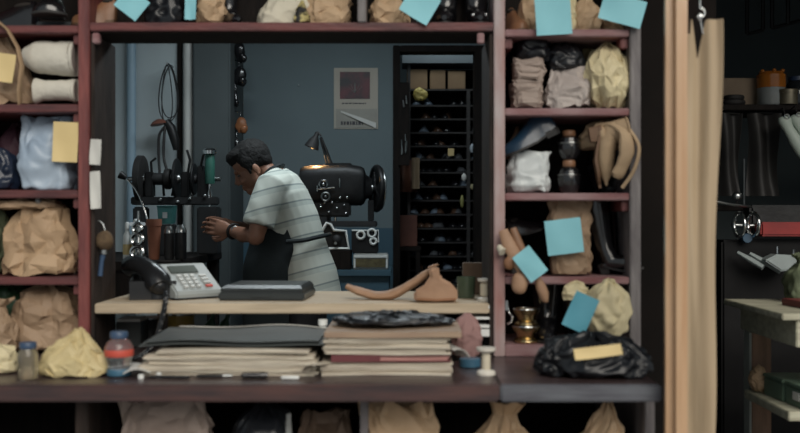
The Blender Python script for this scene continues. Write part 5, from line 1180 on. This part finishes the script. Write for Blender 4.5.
# stretching machine
YV = 4.25
BAYBLK = mat('sooty_black_paint',(0.010,0.010,0.011),(0.006,0.006,0.007),.7,9,spec=.25)
sv = T('stretching_machine','black shoe-stretching machine with two chrome rings and a red arm','machine',(1.62,4.2,0))
def LV(px,py,dy=0): return L(px,py,dy,YV,sv)
def BV(mb,a,b,c,d,y0,y1): return LB_(mb,a,b,c,d,y0,y1,YV,sv)
BV(MB(),722,240,812,500,.0,.12).build('cabinet',BAYBLK,sv,smooth=False,bevel=.01)
BV(MB(),752,205,806,240.5,.02,.12).build('head',IRON,sv,smooth=False,bevel=.012)
BV(MB(),756,222,826,236,-.06,.0195).build('red_arm',REDM,sv,smooth=False,bevel=.008)
MB().tube([LV(733,225,.02),LV(760,226,.02)],.010,12).build('axle',STEEL,sv)
for px in (736,750): MB().torus((0,0,0),.050,.0085,'x',32,10).build('ring',CHROME,sv,loc=LV(px,224.5,-.04),rot=(0,0,R(7)))
MB().cyl(LV(744,238,-.02),.020,.05,'y').build('blue_hub',mat('blue_hub_paint',(0.05,0.11,0.18),None,.4),sv)
for a,b in (((733,252),(753,266)),((745,253),(770,270))): MB().tube([LV(*a,-.06),LV(*a,-.06).lerp(LV(*b,-.12),.5),LV(*b,-.12)],[.011,.018,.017],12,.7).build('steel_foot',mat('pale_steel_paint',(0.40,0.46,0.46),(0.32,0.37,0.37),.3,9),sv)
pz = [L(a,b,0,YV,sv) for a,b in ((752,259),(764,253),(782,254),(790,262),(786,268),(768,269.5))]
MB().prism([(p.x,p.z) for p in pz],-.10,-.02).build('plate',mat('pale_steel_paint',(0.40,0.46,0.46),(0.32,0.37,0.37),.3,9),sv,smooth=False,bevel=.006)
MB().tube([LV(772,256,-.06),LV(772,246,-.06)],.006,8).build('pin',CHROME,sv)
MB().tube([LV(788,265,-.06),LV(788,249,-.06)],.007,8).build('bracket',STEEL,sv)
MB().tube([LV(778,262,-.03),LV(778,262,.01)],.02,10).build('arm_joint',IRON,sv)
MB().tube([LV(714,201.5,-.01),LV(733,205,.0),LV(757,207,.05)],.006,8).build('rail',STEEL,sv)
MB().tube([LV(749,206,.06),LV(749,158,.06)],.004,8).build('rod',STEEL,sv)
MB().ell(LV(741,196,.05),(.022,.016,.020)).build('cone_knob',STEEL,sv); MB().tube([LV(741,199,.05),LV(741,207,.05)],.006,8).build('knob_stem',IRON,sv)
# black leather skins hung under the shelf
for i,(px,w,lb) in enumerate(((728,30,'black leather hide hung under the dark shelf behind the hanging sheet'),(764,34,'black leather hide hung under the dark shelf below the amber jar'))):
    t = T('leather_hide',lb,'leather',(X(px,4.42),4.43,Z(196,4.42)))
    hh = zS-.026-t.location.z
    MB().sheet(lambda u,v:((u-.5)*w*.0044*(1-.2*math.sin(v*3)), .02*math.sin(u*8+v*2+i)+.01*math.sin(v*6), v*hh*.97),20,16,.004).build('hide',mat('dull_black_hide',(0.022,0.021,0.020),(0.014,0.013,0.013),.6),t)
    MB().tube([(-w*.0018,0,hh*.97),(0,0,hh*.985),(w*.0018,0,hh*.97)],.006,8).build('hanging_rod',IRON,t)
# black rack hung from the ceiling
hr_ = T('ceiling_rack','black tubular rack hanging from the ceiling in the right bay','rack',W(770,30,5.2))
def L5(px,py): return L(px,py,0,5.2,hr_)
for a,b in (((748,-90),(747,34)),((763,-90),(763,30)),((773,-90),(772,28)),((788,-90),(788,24)),((803,-90),(803,20))): MB().tube([L5(*a),L5(*b)],.011,8).build('hanger',IRON,hr_)
for a,b in (((747,34),(763,30)),((772,28),(803,20))): MB().tube([L5(*a),L5(*b)],.009,8).build('crossbar',IRON,hr_)
